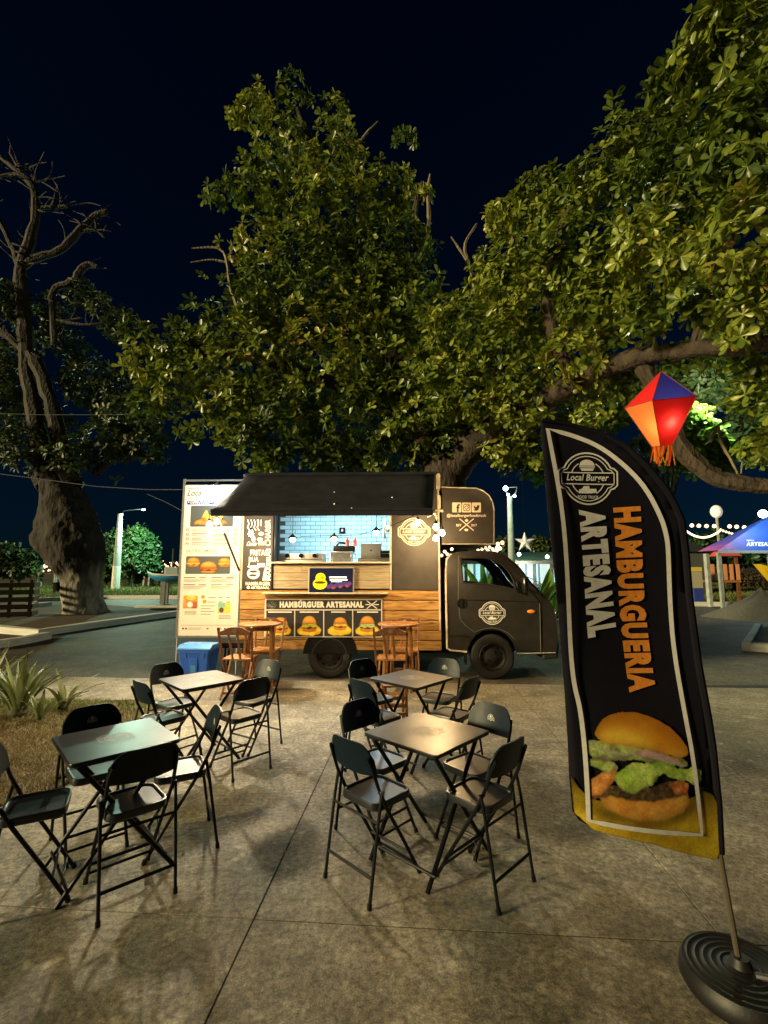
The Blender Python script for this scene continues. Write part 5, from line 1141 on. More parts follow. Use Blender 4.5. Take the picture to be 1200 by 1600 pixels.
def make_wtable():
    e = empty('wooden_table', (0, 0, 0), 0, 'x', 'table', 'small round wooden tables by the truck')
    mb = MB(); mb.lathe([(.27, .862), (.285, .868), (.285, .886), (.278, .892)], 36); mb.build('table_top', WLT, e, bevel=.002)
    for sx2, sy2 in ((1, 1), (1, -1), (-1, 1), (-1, -1)):
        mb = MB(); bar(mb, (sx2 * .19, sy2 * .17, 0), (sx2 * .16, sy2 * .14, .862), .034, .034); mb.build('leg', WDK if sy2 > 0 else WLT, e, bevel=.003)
    for s_ in (-1, 1):
        mb = MB(); mb.box(-.17, .17, s_ * .145 - .01, s_ * .145 + .01, .80, .86); mb.build('apron', WDK, e, bevel=.003); mb = MB(); mb.box(s_ * .18 - .01, s_ * .18 + .01, -.16, .16, .14, .19); mb.build('stretcher', WDK, e, bevel=.003)
    return e
w0 = make_wtable(); w0.location = (-1.72, 6.72, 0); w0.rotation_euler = (0, 0, R(6)); w0['label'] = 'round wooden table before the left end of the burger poster'
w1 = copy_tree(w0); w1.location = (.20, 6.74, 0); w1.rotation_euler = (0, 0, R(-8)); w1['label'] = 'round wooden table before the right end of the burger poster'
e = empty('wooden_stool', (.11, 5.32, 0), R(8), 'low slatted wooden stool behind the table below the poster', 'stool')
for k in range(3): mb = MB(); y = -.12 + k * .085; mb.box(-.13, .13, y, y + .078, .39, .41); mb.build('seat_slat', WLT, e, bevel=.003)
for sx2 in (-1, 1):
    for sy2 in (-1, 1): mb = MB(); bar(mb, (sx2 * .12, sy2 * .11, 0), (sx2 * .11, sy2 * .10, .39), .028, .028); mb.build('leg', WLT, e, bevel=.003)
for sy2, z in ((-1, .12), (-1, .2), (-1, .28), (1, .15)): mb = MB(); mb.box(-.115, .115, sy2 * .115 - .008, sy2 * .115 + .008, z - .016, z + .016); mb.build('rung', WLT, e, bevel=.003)

# blue bin
e = empty('waste_bin', (-2.66, 7.02, 0), R(-4), 'bright blue plastic waste bin with flap lid below the menu banner', 'waste bin')
BLU = mat('bin_plastic', (.012, .095, .55), .45, var=.25, scale=6, bump=.05, bscale=60); BLU2 = mat('bin_lid_plastic', (.06, .22, .55), .42, var=.2, scale=6)
mb = MB(); 
for z0, z1, s0, s1 in ((0, .46, .185, .225), (.46, .50, .24, .24)):
    A_ = rrect(-s0, s0, -s0 * .8, s0 * .8, .03); B2 = rrect(-s1, s1, -s1 * .8, s1 * .8, .03); n_ = len(A_); mb.add([(x, y, z0) for x, y in A_] + [(x, y, z1) for x, y in B2], [tuple(range(n_ - 1, -1, -1)), tuple(range(n_, 2 * n_))] + [(i, (i + 1) % n_, (i + 1) % n_ + n_, i + n_) for i in range(n_)])
mb.box(-.06, .06, -.182, -.17, .12, .40); mb.box(-.16, -.10, -.185, -.165, .40, .47); mb.box(.10, .16, -.185, -.165, .40, .47); mb.build('body', BLU, e, bevel=.008)
mb = MB(); mb.prism([(-.20, .503), (.20, .503), (.195, .53), (.12, .575), (-.12, .575), (-.195, .53)], -.245, .245, 'yz'); mb.build('lid', BLU2, e, bevel=.012, seg=3)
mb = MB(); mb.box(-.035, .035, -.184, -.1825, .2, .30); mb.build('emblem', BLU2, e)
# black plastic crate/drum behind the bin
e = empty('gas_heater', (-2.22, 7.30, 0), 0, 'dark metal stand between the blue bin and the wooden chair', 'stand')
mb = MB()
for sx2 in (-.16, .16): mb.tube([(sx2, -.1, 0), (sx2 * .8, -.08, .5)], .014, 6); mb.tube([(sx2, .12, 0), (sx2 * .8, .1, .5)], .014, 6)
mb.build('stand_frame', DARK, e, smooth=True); mb = MB(); mb.box(-.2, .2, -.14, .14, .48, .56); mb.build('stand_tray', DARK, e, bevel=.01)

# ------------------------------------------------------------------ feather flag
FY = 2.06
fb = gnd(1150, 1530); fb = Vector((1.40, FY, 0))
flag = empty('feather_flag', fb, 0, 'tall black feather flag advertising burgers, on a round ringed base', 'flag')
def fwave(v):
    x, z = v.x, v.z
    return Vector((x, v.y + .035 * math.sin(x * 5.2 + z * 1.7) + .018 * math.sin(z * 5 - x * 3), z))
def fpx(u, v, Lr): return at(u, v, FY) - fb - Vector((0, Lr * .003, 0))
def conform(o, step=.05, smooth=True):
    bm = bmesh.new(); bm.from_mesh(o.data)
    for axis in (0, 2):
        lo = min(v.co[axis] for v in bm.verts); hi = max(v.co[axis] for v in bm.verts); c = lo + step * .5
        while c < hi:
            nrm = Vector((1, 0, 0)) if axis == 0 else Vector((0, 0, 1)); co = nrm * c
            bmesh.ops.bisect_plane(bm, geom=bm.verts[:] + bm.edges[:] + bm.faces[:], dist=1e-6, plane_co=co, plane_no=nrm); c += step
    for v in bm.verts: v.co = fwave(v.co)
    for f in bm.faces: f.smooth = smooth
    bm.to_mesh(o.data); bm.free()
right = [(1126, 1346), (1132, 1336), (1127, 1262), (1116, 1171), (1110, 1127), (1098, 1041), (1086, 933), (1077, 862), (1067, 813), (1053, 785), (1039, 763), (1012, 729), (978, 694), (938, 671), (890, 658), (848, 654)]
left = [(848, 654), (850, 740), (853, 813), (862, 900), (870, 965), (876, 1025), (880, 1080), (883, 1150), (884, 1210), (888, 1259), (897, 1272)]
bottom = [(918, 1284), (960, 1296), (1006, 1307), (1060, 1325), (1105, 1343)]
FCL = mat('flag_polyester', (.0045, .004, .009), .85, var=.4, scale=9, bump=.12, bscale=160, spec=.15)
p = Print(fpx); p.holed(right + left[1:] + bottom, [], FCL, 0); cl = p.build('cloth', flag); conform(cl); s_ = cl.modifiers.new('solid', 'SOLIDIFY'); s_.thickness = .003; s_.offset = 1 if cl.data.polygons[0].normal.y > 0 else -1
FW = mat('flag_white', (.62, .60, .60), .65, var=.2, scale=30); FY_ = mat('flag_yellow', (.42, .27, .015), .65, var=.75, scale=7)
def Z1(l): return [(830 + a / 3.076, 1080 + b / 3.076) for a, b in l]
def grad(nm, z0, z1, stops, nscale=14, namp=.35, rough=.65):
    """printed colour ramp running up the picture, broken by noise (ink on cloth)"""
    m = bpy.data.materials.new(nm); m.use_nodes = True; n = m.node_tree.nodes; l = m.node_tree.links; b = n['Principled BSDF']; b.inputs['Roughness'].default_value = rough; b.inputs['Specular IOR Level'].default_value = .2
    tc = n.new('ShaderNodeTexCoord'); sx = n.new('ShaderNodeSeparateXYZ'); l.new(tc.outputs['Object'], sx.inputs[0]); mr = n.new('ShaderNodeMapRange'); mr.inputs[1].default_value = z0; mr.inputs[2].default_value = z1; l.new(sx.outputs[2], mr.inputs[0])
    nz = n.new('ShaderNodeTexNoise'); nz.inputs['Scale'].default_value = nscale; nz.inputs['Detail'].default_value = 7; l.new(tc.outputs['Object'], nz.inputs[0]); sb = n.new('ShaderNodeMath'); sb.operation = 'SUBTRACT'; sb.inputs[1].default_value = .5; l.new(nz.outputs[0], sb.inputs[0])
    ad = n.new('ShaderNodeMath'); ad.operation = 'MULTIPLY_ADD'; ad.inputs[1].default_value = namp * 2; l.new(sb.outputs[0], ad.inputs[0]); l.new(mr.outputs[0], ad.inputs[2])
    cr = n.new('ShaderNodeValToRGB'); e = cr.color_ramp.elements; e[0].position, e[0].color = stops[0][0], (*stops[0][1], 1); e[1].position, e[1].color = stops[-1][0], (*stops[-1][1], 1)
    for p_, c_ in stops[1:-1]: q = e.new(p_); q.color = (*c_, 1)
    l.new(ad.outputs[0], cr.inputs[0]); l.new(cr.outputs[0], b.inputs['Base Color']); return m
zz = lambda py: at(1000, py, FY).z
FBUN = grad('flag_bun_top', zz(1182), zz(1108), [(0, (.62, .36, .04)), (.35, (.70, .36, .03)), (.7, (.52, .19, .015)), (1, (.30, .085, .01))], 9, .22)
FBUNB = grad('flag_bun_bottom', zz(1275), zz(1236), [(0, (.20, .07, .01)), (.4, (.55, .24, .03)), (.75, (.66, .34, .07)), (1, (.35, .13, .02))], 12, .3)
FLET = grad('flag_lettuce', zz(1232), zz(1180), [(0, (.10, .17, .02)), (.3, (.34, .46, .07)), (.6, (.20, .36, .05)), (1, (.45, .52, .16))], 26, .7)
FLEP = grad('flag_lettuce_pale', zz(1200), zz(1148), [(0, (.12, .16, .05)), (.4, (.42, .46, .22)), (.7, (.16, .20, .07)), (1, (.36, .38, .20))], 30, .8)
FTOM = grad('flag_tomato', zz(1235), zz(1185), [(0, (.16, .02, .006)), (.4, (.48, .12, .03)), (.7, (.30, .05, .012)), (1, (.55, .22, .06))], 30, .7)
FYEL = grad('flag_board', zz(1345), zz(1200), [(0, (.42, .27, .01)), (.35, (.48, .32, .015)), (.6, (.34, .19, .012)), (.85, (.16, .075, .006)), (1, (.05, .02, .004))], 6, .35)
p = Print(fpx)
fr_ = [(857, 669), (868, 750), (875, 813), (882, 917), (888, 1025), (893, 1070), (901, 1102), (906, 1160), (909, 1269), (950, 1277), (1020, 1290), (1096, 1304), (1086, 1225), (1079, 1170), (1072, 1127), (1060, 1025), (1055, 933), (1049, 856), (1042, 828), (1033, 806), (1009, 763), (978, 728), (938, 695), (896, 678)]
#p.holed(Z1([(166, 375), (200, 430), (250, 500), (330, 520), (700, 540), (790, 520), (830, 490), (880, 510), (914, 560), (928, 790), (905, 826), (770, 785), (540, 700), (270, 630), (182, 552)]), [], FYEL, 1)
def chaikin(P, keep):
    Q = []
    for i, q in enumerate(P):
        if q in keep: Q.append(q); continue
        a, b = P[i - 1], P[(i + 1) % len(P)]; Q += [(q[0] * .75 + a[0] * .25, q[1] * .75 + a[1] * .25), (q[0] * .75 + b[0] * .25, q[1] * .75 + b[1] * .25)]
    return Q
KP = {(857, 669), (909, 1269), (1096, 1304)}; fr_ = chaikin(chaikin(fr_, KP), KP)
p.line(fr_, 7, FW, 5, closed=True)
badge(p, FW, 919.5, 747, 41, -1)
def vtext(t, q, m):
    """text reading down inside the quad q = topleft, topright, bottomright, bottomleft"""
    p._m(m); v, f, _ = text2d(t, .062); P = []
    for a, b in v:
        l_ = Vector(q[0]).lerp(Vector(q[3]), a); r_ = Vector(q[1]).lerp(Vector(q[2]), a); P.append(l_.lerp(r_, b))
    p.mb.add([fpx(u.x, u.y, 2) for u in P], f)
vtext('HAMBURGUERIA', [(959, 793), (1004, 790), (1029, 1083), (983, 1082)], ORANGE); vtext('ARTESANAL', [(902, 797), (946, 795), (968, 990), (917, 997)], FW)
pr = p.build('flag_print', cl); conform(pr, .06, False)
q = Paint(160, 935, 85, 835, 235, 228, 41); F_ = 1
yl = [(166, 375), (200, 430), (250, 480), (330, 500), (700, 520), (790, 500), (830, 480), (880, 500), (914, 560), (928, 790), (905, 826), (770, 785), (540, 700), (270, 630), (182, 552)]
q.lay(q.mask(yl, 1), (.36, .22, .012), grain=.45, cell=26, two=(.50, .36, .02))
dk = np.clip((q.Y - 375 - .12 * (q.X - 160)) / 190, 0, 1) ** 1.3; q.C *= (.10 + .90 * dk)[..., None]
q.lay(q.mask([(225, 520), (330, 520), (500, 585), (640, 585), (760, 520), (800, 545), (745, 600), (600, 640), (430, 620), (290, 575)], 6) * .8, (.07, .03, .006), grain=.3, alpha=False)
q.lay(q.mask([(285, 465), (350, 462), (450, 488), (560, 498), (680, 492), (748, 478), (752, 530), (718, 575), (622, 598), (500, 593), (400, 567), (318, 520)], 1, 5), (.52, .22, .035), shade=13, top=.35, grain=.3, two=(.62, .32, .06), cell=9)
q.lay(q.mask([(250, 490), (290, 440), (370, 422), (470, 452), (560, 438), (650, 415), (748, 468), (742, 492), (650, 500), (560, 506), (450, 494), (350, 472), (290, 484)], 1, 9, 5), (.045, .026, .012), grain=.9, cell=4, two=(.09, .055, .025))
q.lay(q.mask([(246, 405), (320, 360), (388, 333), (372, 400), (305, 467), (254, 468)], 1, 6), (.42, .10, .02), shade=8, grain=.5, two=(.60, .26, .07), cell=6)
q.lay(q.mask([(640, 434), (700, 416), (752, 440), (742, 484), (678, 486)], 1, 6), (.40, .10, .025), shade=7, grain=.5, two=(.55, .25, .08), cell=6)
q.lay(q.mask([(242, 296), (300, 306), (372, 316), (388, 345), (335, 372), (290, 350), (244, 330)], 1, 10), (.24, .33, .06), shade=6, grain=.6, two=(.42, .46, .20), cell=7)
q.lay(q.mask([(240, 212), (330, 224), (460, 250), (600, 285), (748, 332), (756, 364), (640, 352), (500, 318), (380, 306), (268, 300), (240, 258)], 1, 10), (.30, .36, .12), shade=7, grain=.7, two=(.10, .13, .04), cell=8)
for pts, c_ in (([(250, 222), (330, 262), (430, 282), (520, 268), (520, 278), (430, 294), (330, 274), (250, 236)], (.50, .50, .34)), ([(262, 296), (380, 302), (470, 286), (470, 295), (380, 312), (262, 306)], (.34, .22, .20)), ([(468, 278), (530, 262), (620, 286), (740, 345), (704, 350), (600, 318), (510, 304)], (.40, .24, .26)), ([(560, 300), (640, 318), (740, 352), (738, 362), (640, 332), (556, 310)], (.52, .48, .36))):
    q.lay(q.mask(pts, 1, 5), c_, grain=.4, shade=3)
lt = [(368, 402), (380, 362), (418, 346), (470, 316), (520, 328), (600, 334), (690, 358), (758, 368), (786, 346), (818, 380), (822, 428), (796, 455), (742, 430), (690, 414), (640, 398), (606, 384), (574, 400), (562, 434), (520, 440), (480, 462), (430, 458), (398, 432)]
q.lay(q.mask(lt, 1, 12, 7), (.26, .40, .05), shade=9, grain=.55, two=(.48, .58, .16), cell=9)
q.lay(q.mask([(560, 400), (596, 385), (590, 405), (566, 432)], 2) * .85, (.05, .07, .01), grain=.3)
q.lay(q.mask([(283, 192), (294, 160), (328, 122), (375, 100), (425, 91), (500, 98), (580, 123), (660, 168), (716, 219), (747, 262), (754, 290), (744, 313), (700, 314), (620, 290), (540, 264), (450, 247), (360, 234), (300, 216)], 1, 3), (.50, .20, .012), shade=16, grain=.18, two=(.56, .25, .02), cell=20)
q.lay(q.mask([(286, 178), (300, 140), (340, 104), (425, 84), (510, 92), (600, 122), (690, 180), (750, 250), (700, 246), (620, 196), (520, 150), (420, 132), (340, 146), (310, 176)], 9) * .75, (.27, .075, .006), grain=.2, cell=10, alpha=False)
q.lay(q.mask([(298, 200), (345, 175), (430, 180), (520, 212), (600, 262), (560, 262), (450, 240), (360, 228), (306, 212)], 7) * .85, (.72, .50, .06), grain=.2, cell=8)
q.lay(q.mask([(620, 272), (690, 290), (740, 290), (738, 308), (700, 309), (640, 294)], 4) * .6, (.66, .38, .05), grain=.2)
q.build('burger_picture', lambda u, v, Lr: fpx(830 + u / 3.076, 1080 + v / 3.076, Lr), cl, 3)
bpic = [o for o in cl.children if o.name.startswith('burger_picture')][0]
for v_ in bpic.data.vertices: v_.co = fwave(v_.co)
bpic.data.polygons.foreach_set('use_smooth', [True] * len(bpic.data.polygons))
mb = MB(); P_ = [at(u, v, FY) - fb for u, v in [(1133, 1340)] + right[2:]]; P_ = [Vector((.0, 0, .05))] + [Vector((0, 0, .05)).lerp(fwave(P_[0]), t) for t in (.3, .65)] + [fwave(q) for q in P_]
mb.tube(P_[:5], .0115, 8); mb.build('pole', mat('flag_pole', (.10, .085, .06), .45, metal=.4), flag, smooth=True)
mb = MB(); mb.tube([p_ + Vector((.004, 0, 0)) for p_ in P_[3:]], [.016] * (len(P_) - 7) + [.013, .011, .010, .009], 8); mb.build('pole_sleeve', FCL, flag, smooth=True)
mb = MB(); prf = [(.205, 0), (.215, .02), (.21, .055), (.198, .075)]; r = .19
for k in range(5): prf += [(r, .074 + .002 * k), (r - .010, .080 + .002 * k), (r - .020, .076 + .002 * k)]; r -= .028
prf += [(.04, .09), (.03, .12), (.004, .12)]
mb.lathe(prf, 48); mb.build('base', mat('base_rubber', (.004, .004, .004), .55, var=.5, scale=12, bump=.08, bscale=70), flag, smooth=True)
mb = MB(); mb.tube([(.02, -.05, .09), (.10, -.09, .10)], .012, 8); mb.build('clamp', CHROME, flag, smooth=True)

# ------------------------------------------------------------------ paper lantern
LY = 4.3
lc = at(1031, 640, LY); top = at(1033, 584, LY); wst = at(1030, 629, LY); bot = at(1023, 695, LY)
lan = empty('paper_lantern', lc, 0, 'red, blue and orange paper lantern glowing under the limb behind the flag', 'lantern')
def paper(nm, c):
    m = bpy.data.materials.new(nm); m.use_nodes = True; n = m.node_tree.nodes; l = m.node_tree.links
    df = n.new('ShaderNodeBsdfDiffuse'); df.inputs[0].default_value = (*c, 1); tn = n.new('ShaderNodeBsdfTranslucent'); tn.inputs[0].default_value = (*c, 1)
    ms = n.new('ShaderNodeMixShader'); ms.inputs[0].default_value = .55; l.new(df.outputs[0], ms.inputs[1]); l.new(tn.outputs[0], ms.inputs[2]); l.new(ms.outputs[0], n['Material Output'].inputs[0]); return m
RW = 50 * LY / FPX * 1.02; RBm = .085
ang = [R(a) for a in (-131, -41, 49, 139)]
def sq(z, r): return [Vector((r * math.cos(a), r * math.sin(a), z - lc.z)) for a in ang]
lan.rotation_euler = Matrix.Rotation(R(12), 3, Vector((.87, -.5, 0))).to_euler()
W_ = sq(wst.z, RW); Bq = sq(bot.z, RBm); T_ = top - lc
PR, PBu, PO = paper('red_paper', (.75, .03, .03)), paper('blue_paper', (.03, .05, .50)), paper('orange_paper', (.85, .27, .07))
cols_u = [PBu, PR, PBu, PR]; cols_l = [PR, PO, PR, PO]
for k in range(4):
    mb = MB(); mb.add([W_[k], W_[(k + 1) % 4], T_], [(0, 1, 2)]); mb.build('upper_panel', cols_u[k], lan)
    mb = MB(); mb.add([W_[k], Bq[k], Bq[(k + 1) % 4], W_[(k + 1) % 4]], [(0, 1, 2, 3)]); mb.build('lower_panel', cols_l[k], lan)
mb = MB()
for k in range(4):
    for a, b_ in ((W_[k], W_[(k + 1) % 4]), (W_[k], T_), (W_[k], Bq[k]), (Bq[k], Bq[(k + 1) % 4])): mb.tube([a, b_], .0035, 5)
mb.build('wire_frame', mat('lantern_frame', (.25, .03, .02), .6), lan)
FR = [paper('fringe_red', (.7, .10, .03)), paper('fringe_orange', (.8, .32, .06))]
for k in range(22):
    a = 6.28 * k / 22; x, y = .075 * math.cos(a), .075 * math.sin(a); L_ = random.uniform(.12, .2); mb = MB(); z = bot.z - lc.z; dx = random.uniform(-.07, .03)
    mb.add([(x - .007, y, z), (x + .007, y, z), (x + .012 + dx * .5, y * .9, z - L_ * .5), (x - .002 + dx * .5, y * .9, z - L_ * .5), (x + .01 + dx, y * .7, z - L_), (x + dx, y * .7, z - L_)], [(0, 1, 2, 3), (3, 2, 4, 5)]); mb.build('fringe', FR[k % 2], lan)
mb = MB(); tpw = at(1036, 545, 4.6) - lc; mb.tube([T_, tpw], .003, 4); mb.build('string', DARK, lan)
bl_ = Vector((.02, -.10, -.13)); mb = MB(); mb.sphere(bl_ + Vector((0, .04, .03)), .022, 10, 8); mb.build('bulb', emis('lantern_bulb', (1, .85, .6), 12), lan, smooth=True); lamp('lantern_light', bl_ + Vector((0, 0, -.0)), 2.4, (1, .75, .45), .012, lan)

# =================================================================== BACKGROUND, LEFT
def box_obj(name, m, par, *b, bevel=0): mb = MB(); mb.box(*b); return mb.build(name, m, par, bevel=bevel)
POSTC = mat('post_concrete', (.34, .36, .33), .85, var=.5, scale=4, bump=.3, bscale=30)
# lamp post lighting the far lawn
b0 = gnd(180, 924); hgt = at(186, 797, b0.y).z
e = empty('lamp_post', b0, 0, 'concrete lamp post with white foot, before the green lit tree on the left', 'lamp post')
mb = MB(); mb.tube([(0, 0, 0), (0, 0, 1.9)], [.30, .28], 10); mb.build('white_foot', KERB, e, smooth=True); mb = MB(); mb.tube([(0, 0, 1.9), (0, 0, hgt - .3)], [.27, .17], 10); mb.build('shaft', POSTC, e, smooth=True)
mb = MB(); mb.tube([(0, 0, hgt - .35), (.3, 0, hgt - .05), (1.5, .1, hgt + .1)], .03, 8); mb.build('arm', DARK, e, smooth=True)
mb = MB(); mb.sphere((1.7, .1, hgt + .05), .11, 10, 8, (1.5, 1, .6)); mb.build('luminaire', emis('park_lamp', (.80, 1.0, .85), 5), e, smooth=True)
lamp('post_light', (2.0, -.3, hgt - .25), 4200, (.62, 1.0, .72), .2, e)
# lit round tree behind it, with dark trunk
def simple_tree(px, py, Yd, blobs, n, L, m, label, seed, name='park_tree', tr=4, lean=0):
    b = gnd(px, py) if Yd is None else Vector((at(px, py, Yd).x, Yd, 0)); e = empty(name, b, 0, label, 'tree')
    cs = [(at(x, y, b.y + dy) - b, r * b.y / FPX) for x, y, r, dy in blobs]; c = sum((q[0] for q in cs), Vector()) / len(cs)
    mb = MB(); rr = tr * b.y / FPX; mb.tube([(0, 0, -.05), (c.x * .3, c.y * .3, c.z * .35), (c.x * .8, c.y * .8, c.z * .8), (c.x, c.y, c.z)], [rr * 1.3, rr, rr * .8, rr * .5], 8); mb.build('trunk', BARKD, e, smooth=True)
    for k, (q, r) in enumerate(cs[:4]):
        mb = MB(); mb.tube([(c.x * .6, c.y * .6, c.z * .6), tuple((Vector((c.x, c.y, c.z * .75)) + q) / 2), tuple(q)], [rr * .6, rr * .4, rr * .15], 6); mb.build('limb', BARKD, e, smooth=True)
    leaf_cloud('crown', cs, n, L, seed, m, e, per=7); return e
simple_tree(208, 921, None, [(190, 845, 20, 0), (215, 840, 18, 0), (232, 850, 14, 0), (200, 870, 22, 0), (228, 875, 20, 0), (212, 895, 18, 1), (240, 885, 12, 0), (180, 850, 14, 1)], 900, .42, LEAFG, 'rounded green tree lit by the lamp post beyond the old trunk', 31)
simple_tree(33, 925, None, [(20, 880, 22, 0), (40, 885, 18, 0), (5, 870, 20, 0), (48, 875, 14, 0), (-15, 880, 20, 0)], 500, .5, LEAFD, 'dark low tree at the left edge, left of the old trunk', 32, tr=1.6)
simple_tree(166, 918, None, [(164, 890, 7, 0), (168, 897, 6, 0), (163, 902, 5, 0)], 120, .4, LEAFL, 'small yellow-green shrub tree between the old trunk and the lamp post', 33, tr=1.5)
# far posts and stumps on the lawn
for px, py, h, r, lb in ((61, 921, 2.6, .16, 'pale thin post on the far lawn, leftmost beyond the old tree'), (85, 922, 2.0, .12, 'dark thin post on the far lawn close to the old trunk'), (213, 917, 1.5, .18, 'pale stump-like post below the lit round tree'), (227, 919, 1.6, .26, 'broad pale post below the right side of the lit tree'), (235, 919, 1.55, .26, 'pale post beside the broad one below the lit tree'), (248, 914, 3.6, .11, 'thin palm trunk right of the lit tree'), (268, 914, 3.9, .11, 'thin palm trunk above the blue boat')):
    b = gnd(px, py); mb = MB(); mb.tube([(0, 0, -.05), (.02, 0, h * .5), (.0, 0, h)], [r * 1.1, r, r * .9], 8)
    o = mb.build('park_post' if h < 3 else 'palm_trunk', POSTC if h < 3 else BARKD, loc=b, smooth=True); tag(o, lb, 'post' if h < 3 else 'palm')
# boat on its stand
bb = gnd(275, 943); e = empty('boat', (bb.x, bb.y, 1.0), R(8), 'light blue wooden boat propped on posts behind the menu banner', 'boat')
mb = MB(); secs = []
for x, w_, z0, z1 in ((-1.35, .03, .32, .48), (-1.0, .42, .10, .40), (-.3, .62, .0, .34), (.6, .64, .0, .34), (1.6, .55, .05, .38), (2.0, .45, .1, .40)):
    secs.append([(x, -w_, z1), (x, -w_ * .75, (z0 + z1) / 2), (x, 0, z0), (x, w_ * .75, (z0 + z1) / 2), (x, w_, z1)])
vs = [q for s_ in secs for q in s_]; mb.add(vs, [(i * 5 + j, i * 5 + j + 1, (i + 1) * 5 + j + 1, (i + 1) * 5 + j) for i in range(5) for j in range(4)] + [(25, 26, 27, 28, 29)])
hull = mb.build('hull', mat('boat_blue', (.03, .28, .55), .5, var=.3), e, smooth=True); hs_ = hull.modifiers.new('s', 'SOLIDIFY'); hs_.thickness = .04
mb = MB(); mb.tube([(-1.36, 0, .50), (-1.0, -.44, .42), (-.3, -.64, .36), (.6, -.66, .36), (2.0, -.47, .42)], .04, 6); mb.build('gunwale', KERB, e, smooth=True)
box_obj('thwart', KERB, e, -.2, .1, -.5, .5, .22, .26); box_obj('cabin_box', mat('boat_white', (.5, .6, .62), .6), e, -.55, .1, -.25, .25, .34, .75, bevel=.04)
e2 = empty('boat_stand', (bb.x, bb.y, 0), R(8), 'pale posts carrying the blue boat', 'stand')
for x in (-.55, .55, 1.5): box_obj('prop', POSTC, e2, x - .1, x + .1, -.35, -.15, 0, 1.06); box_obj('prop', POSTC, e2, x - .1, x + .1, .15, .35, 0, 1.06)
# pallet crate at the left edge
pc = gnd(12, 968); e = empty('pallet_crate', pc, R(25), 'brown slatted pallet crate leaning at the left edge by the old tree', 'crate')
WR = wood('raw_pallet_wood', (.16, .09, .045), (.08, .045, .022), .8, .2, 3)
for k in range(5): mb = MB(); mb.box(-.6, .6, -.02, .02, .08 + k * .24, .24 + k * .24); mb.build('slat', WR, e, bevel=.01)
for x in (-.55, 0, .55): mb = MB(); mb.box(x - .05, x + .05, .02, .12, 0, 1.3); mb.build('upright', WR, e, bevel=.01)
for k in range(5): mb = MB(); mb.box(.6, .64, .0, .9, .08 + k * .24, .24 + k * .24); mb.build('slat', WR, e, bevel=.01)
# dark litter bin by the trunk
bb = gnd(92, 930); mb = MB(); mb.lathe([(.32, 0), (.38, .7), (.40, .75), (.36, .78)], 14); e = empty('park_bin', bb, 0, 'dark round litter bin beyond the old tree trunk', 'litter bin'); mb.build('drum', DARK, e, smooth=True); mb = MB(); mb.lathe([(.41, .74), (.43, .80), (.36, .82)], 14, None, False); mb.build('rim', DARK, e)
# far shore with town lights
HILL = mat('far_shore', (.010, .012, .014), 1.0)
mb = MB(); rg = random.Random(3); xs = [-420 + 14 * k for k in range(60)]; top_ = [3.0 + 1.6 * math.sin(k * .55) + rg.uniform(0, 1.5) for k in range(60)]
n_ = len(xs); mb.add([(x, 235, -1) for x in xs] + [(x, 240, t * .8) for x, t in zip(xs, top_)] + [(x, 300, t * 1.2) for x, t in zip(xs, top_)], [(i, i + 1, n_ + i + 1, n_ + i) for i in range(n_ - 1)] + [(n_ + i, n_ + i + 1, 2 * n_ + i + 1, 2 * n_ + i) for i in range(n_ - 1)]); tag(mb.build('far_hills', HILL), kind='structure')
mb = MB()
for k in range(150):
    px = rg.choice((rg.gauss(72, 14), rg.uniform(0, 290), rg.gauss(258, 14))); py = rg.uniform(876, 893); q = at(px, py, 232); r = rg.uniform(.14, .42); mb.cur = rg.choice((0, 0, 1, 2)); mb.sphere(q, r, 6, 4)
tag(mb.build('town_lights', [emis('town_warm', (1, .62, .25), 4), emis('town_white', (.9, .95, 1), 4), emis('town_orange', (1, .4, .15), 4)]), 'scattered tiny lights of the town across the water', 'town lights', kind='stuff')
# overhead wires on the left
for pts, lb in ((((-60, 733, 8.5), (60, 748, 8.2), (150, 760, 8.0), (230, 765, 7.9), (290, 765, 7.75)), 'sagging pale cable running to the top of the menu banner'), (((-60, 644, 14), (60, 648, 13), (180, 648, 12), (330, 640, 11)), 'thin straight cable crossing before the old tree foliage'), (((230, 772, 12), (260, 785, 10), (288, 800, 8)), 'short slack cable falling towards the menu banner edge')):
    mb = MB(); mb.tube([at(*q) for q in pts], .006, 5); tag(mb.build('overhead_cable', CHROME, smooth=True), lb, 'cable')

# =================================================================== BACKGROUND, RIGHT
# tall lamp post behind the cab
YP = 20.0; b0 = Vector((at(800, 890, YP).x, YP, 0)); ht = at(798, 776, YP).z
e = empty('lamp_post', b0, 0, 'weathered lamp post with bright lamps rising behind the truck cab', 'lamp post')
mb = MB(); mb.tube([(0, 0, 0), (0, 0, ht)], [.17, .11], 10); mb.build('shaft', POSTC, e, smooth=True)
mb = MB(); mb.tube([(0, 0, ht - .1), (-.2, -.1, ht + .3)], .03, 6); mb.tube([(0, 0, ht - .1), (.25, -.1, ht + .15), (.3, -.1, ht + .4), (-.05, 0, ht + .4)], .02, 6); mb.build('bracket', CHROME, e, smooth=True)
for k, (px, py, r, s_) in enumerate(((790, 763, .10, 30), (794, 773, .06, 12), (804, 775, .06, 12))):
    q = at(px, py, YP - .2) - b0; mb = MB(); mb.sphere(q, r, 10, 8); mb.build('luminaire', emis('post_lamp%d' % k, (.82, 1.0, .88), s_), e, smooth=True)
q = at(792, 768, YP - .5) - b0; lamp('post_light', q + Vector((-.7, -.9, 0)), 300, (.66, 1.0, .72), .15, e)
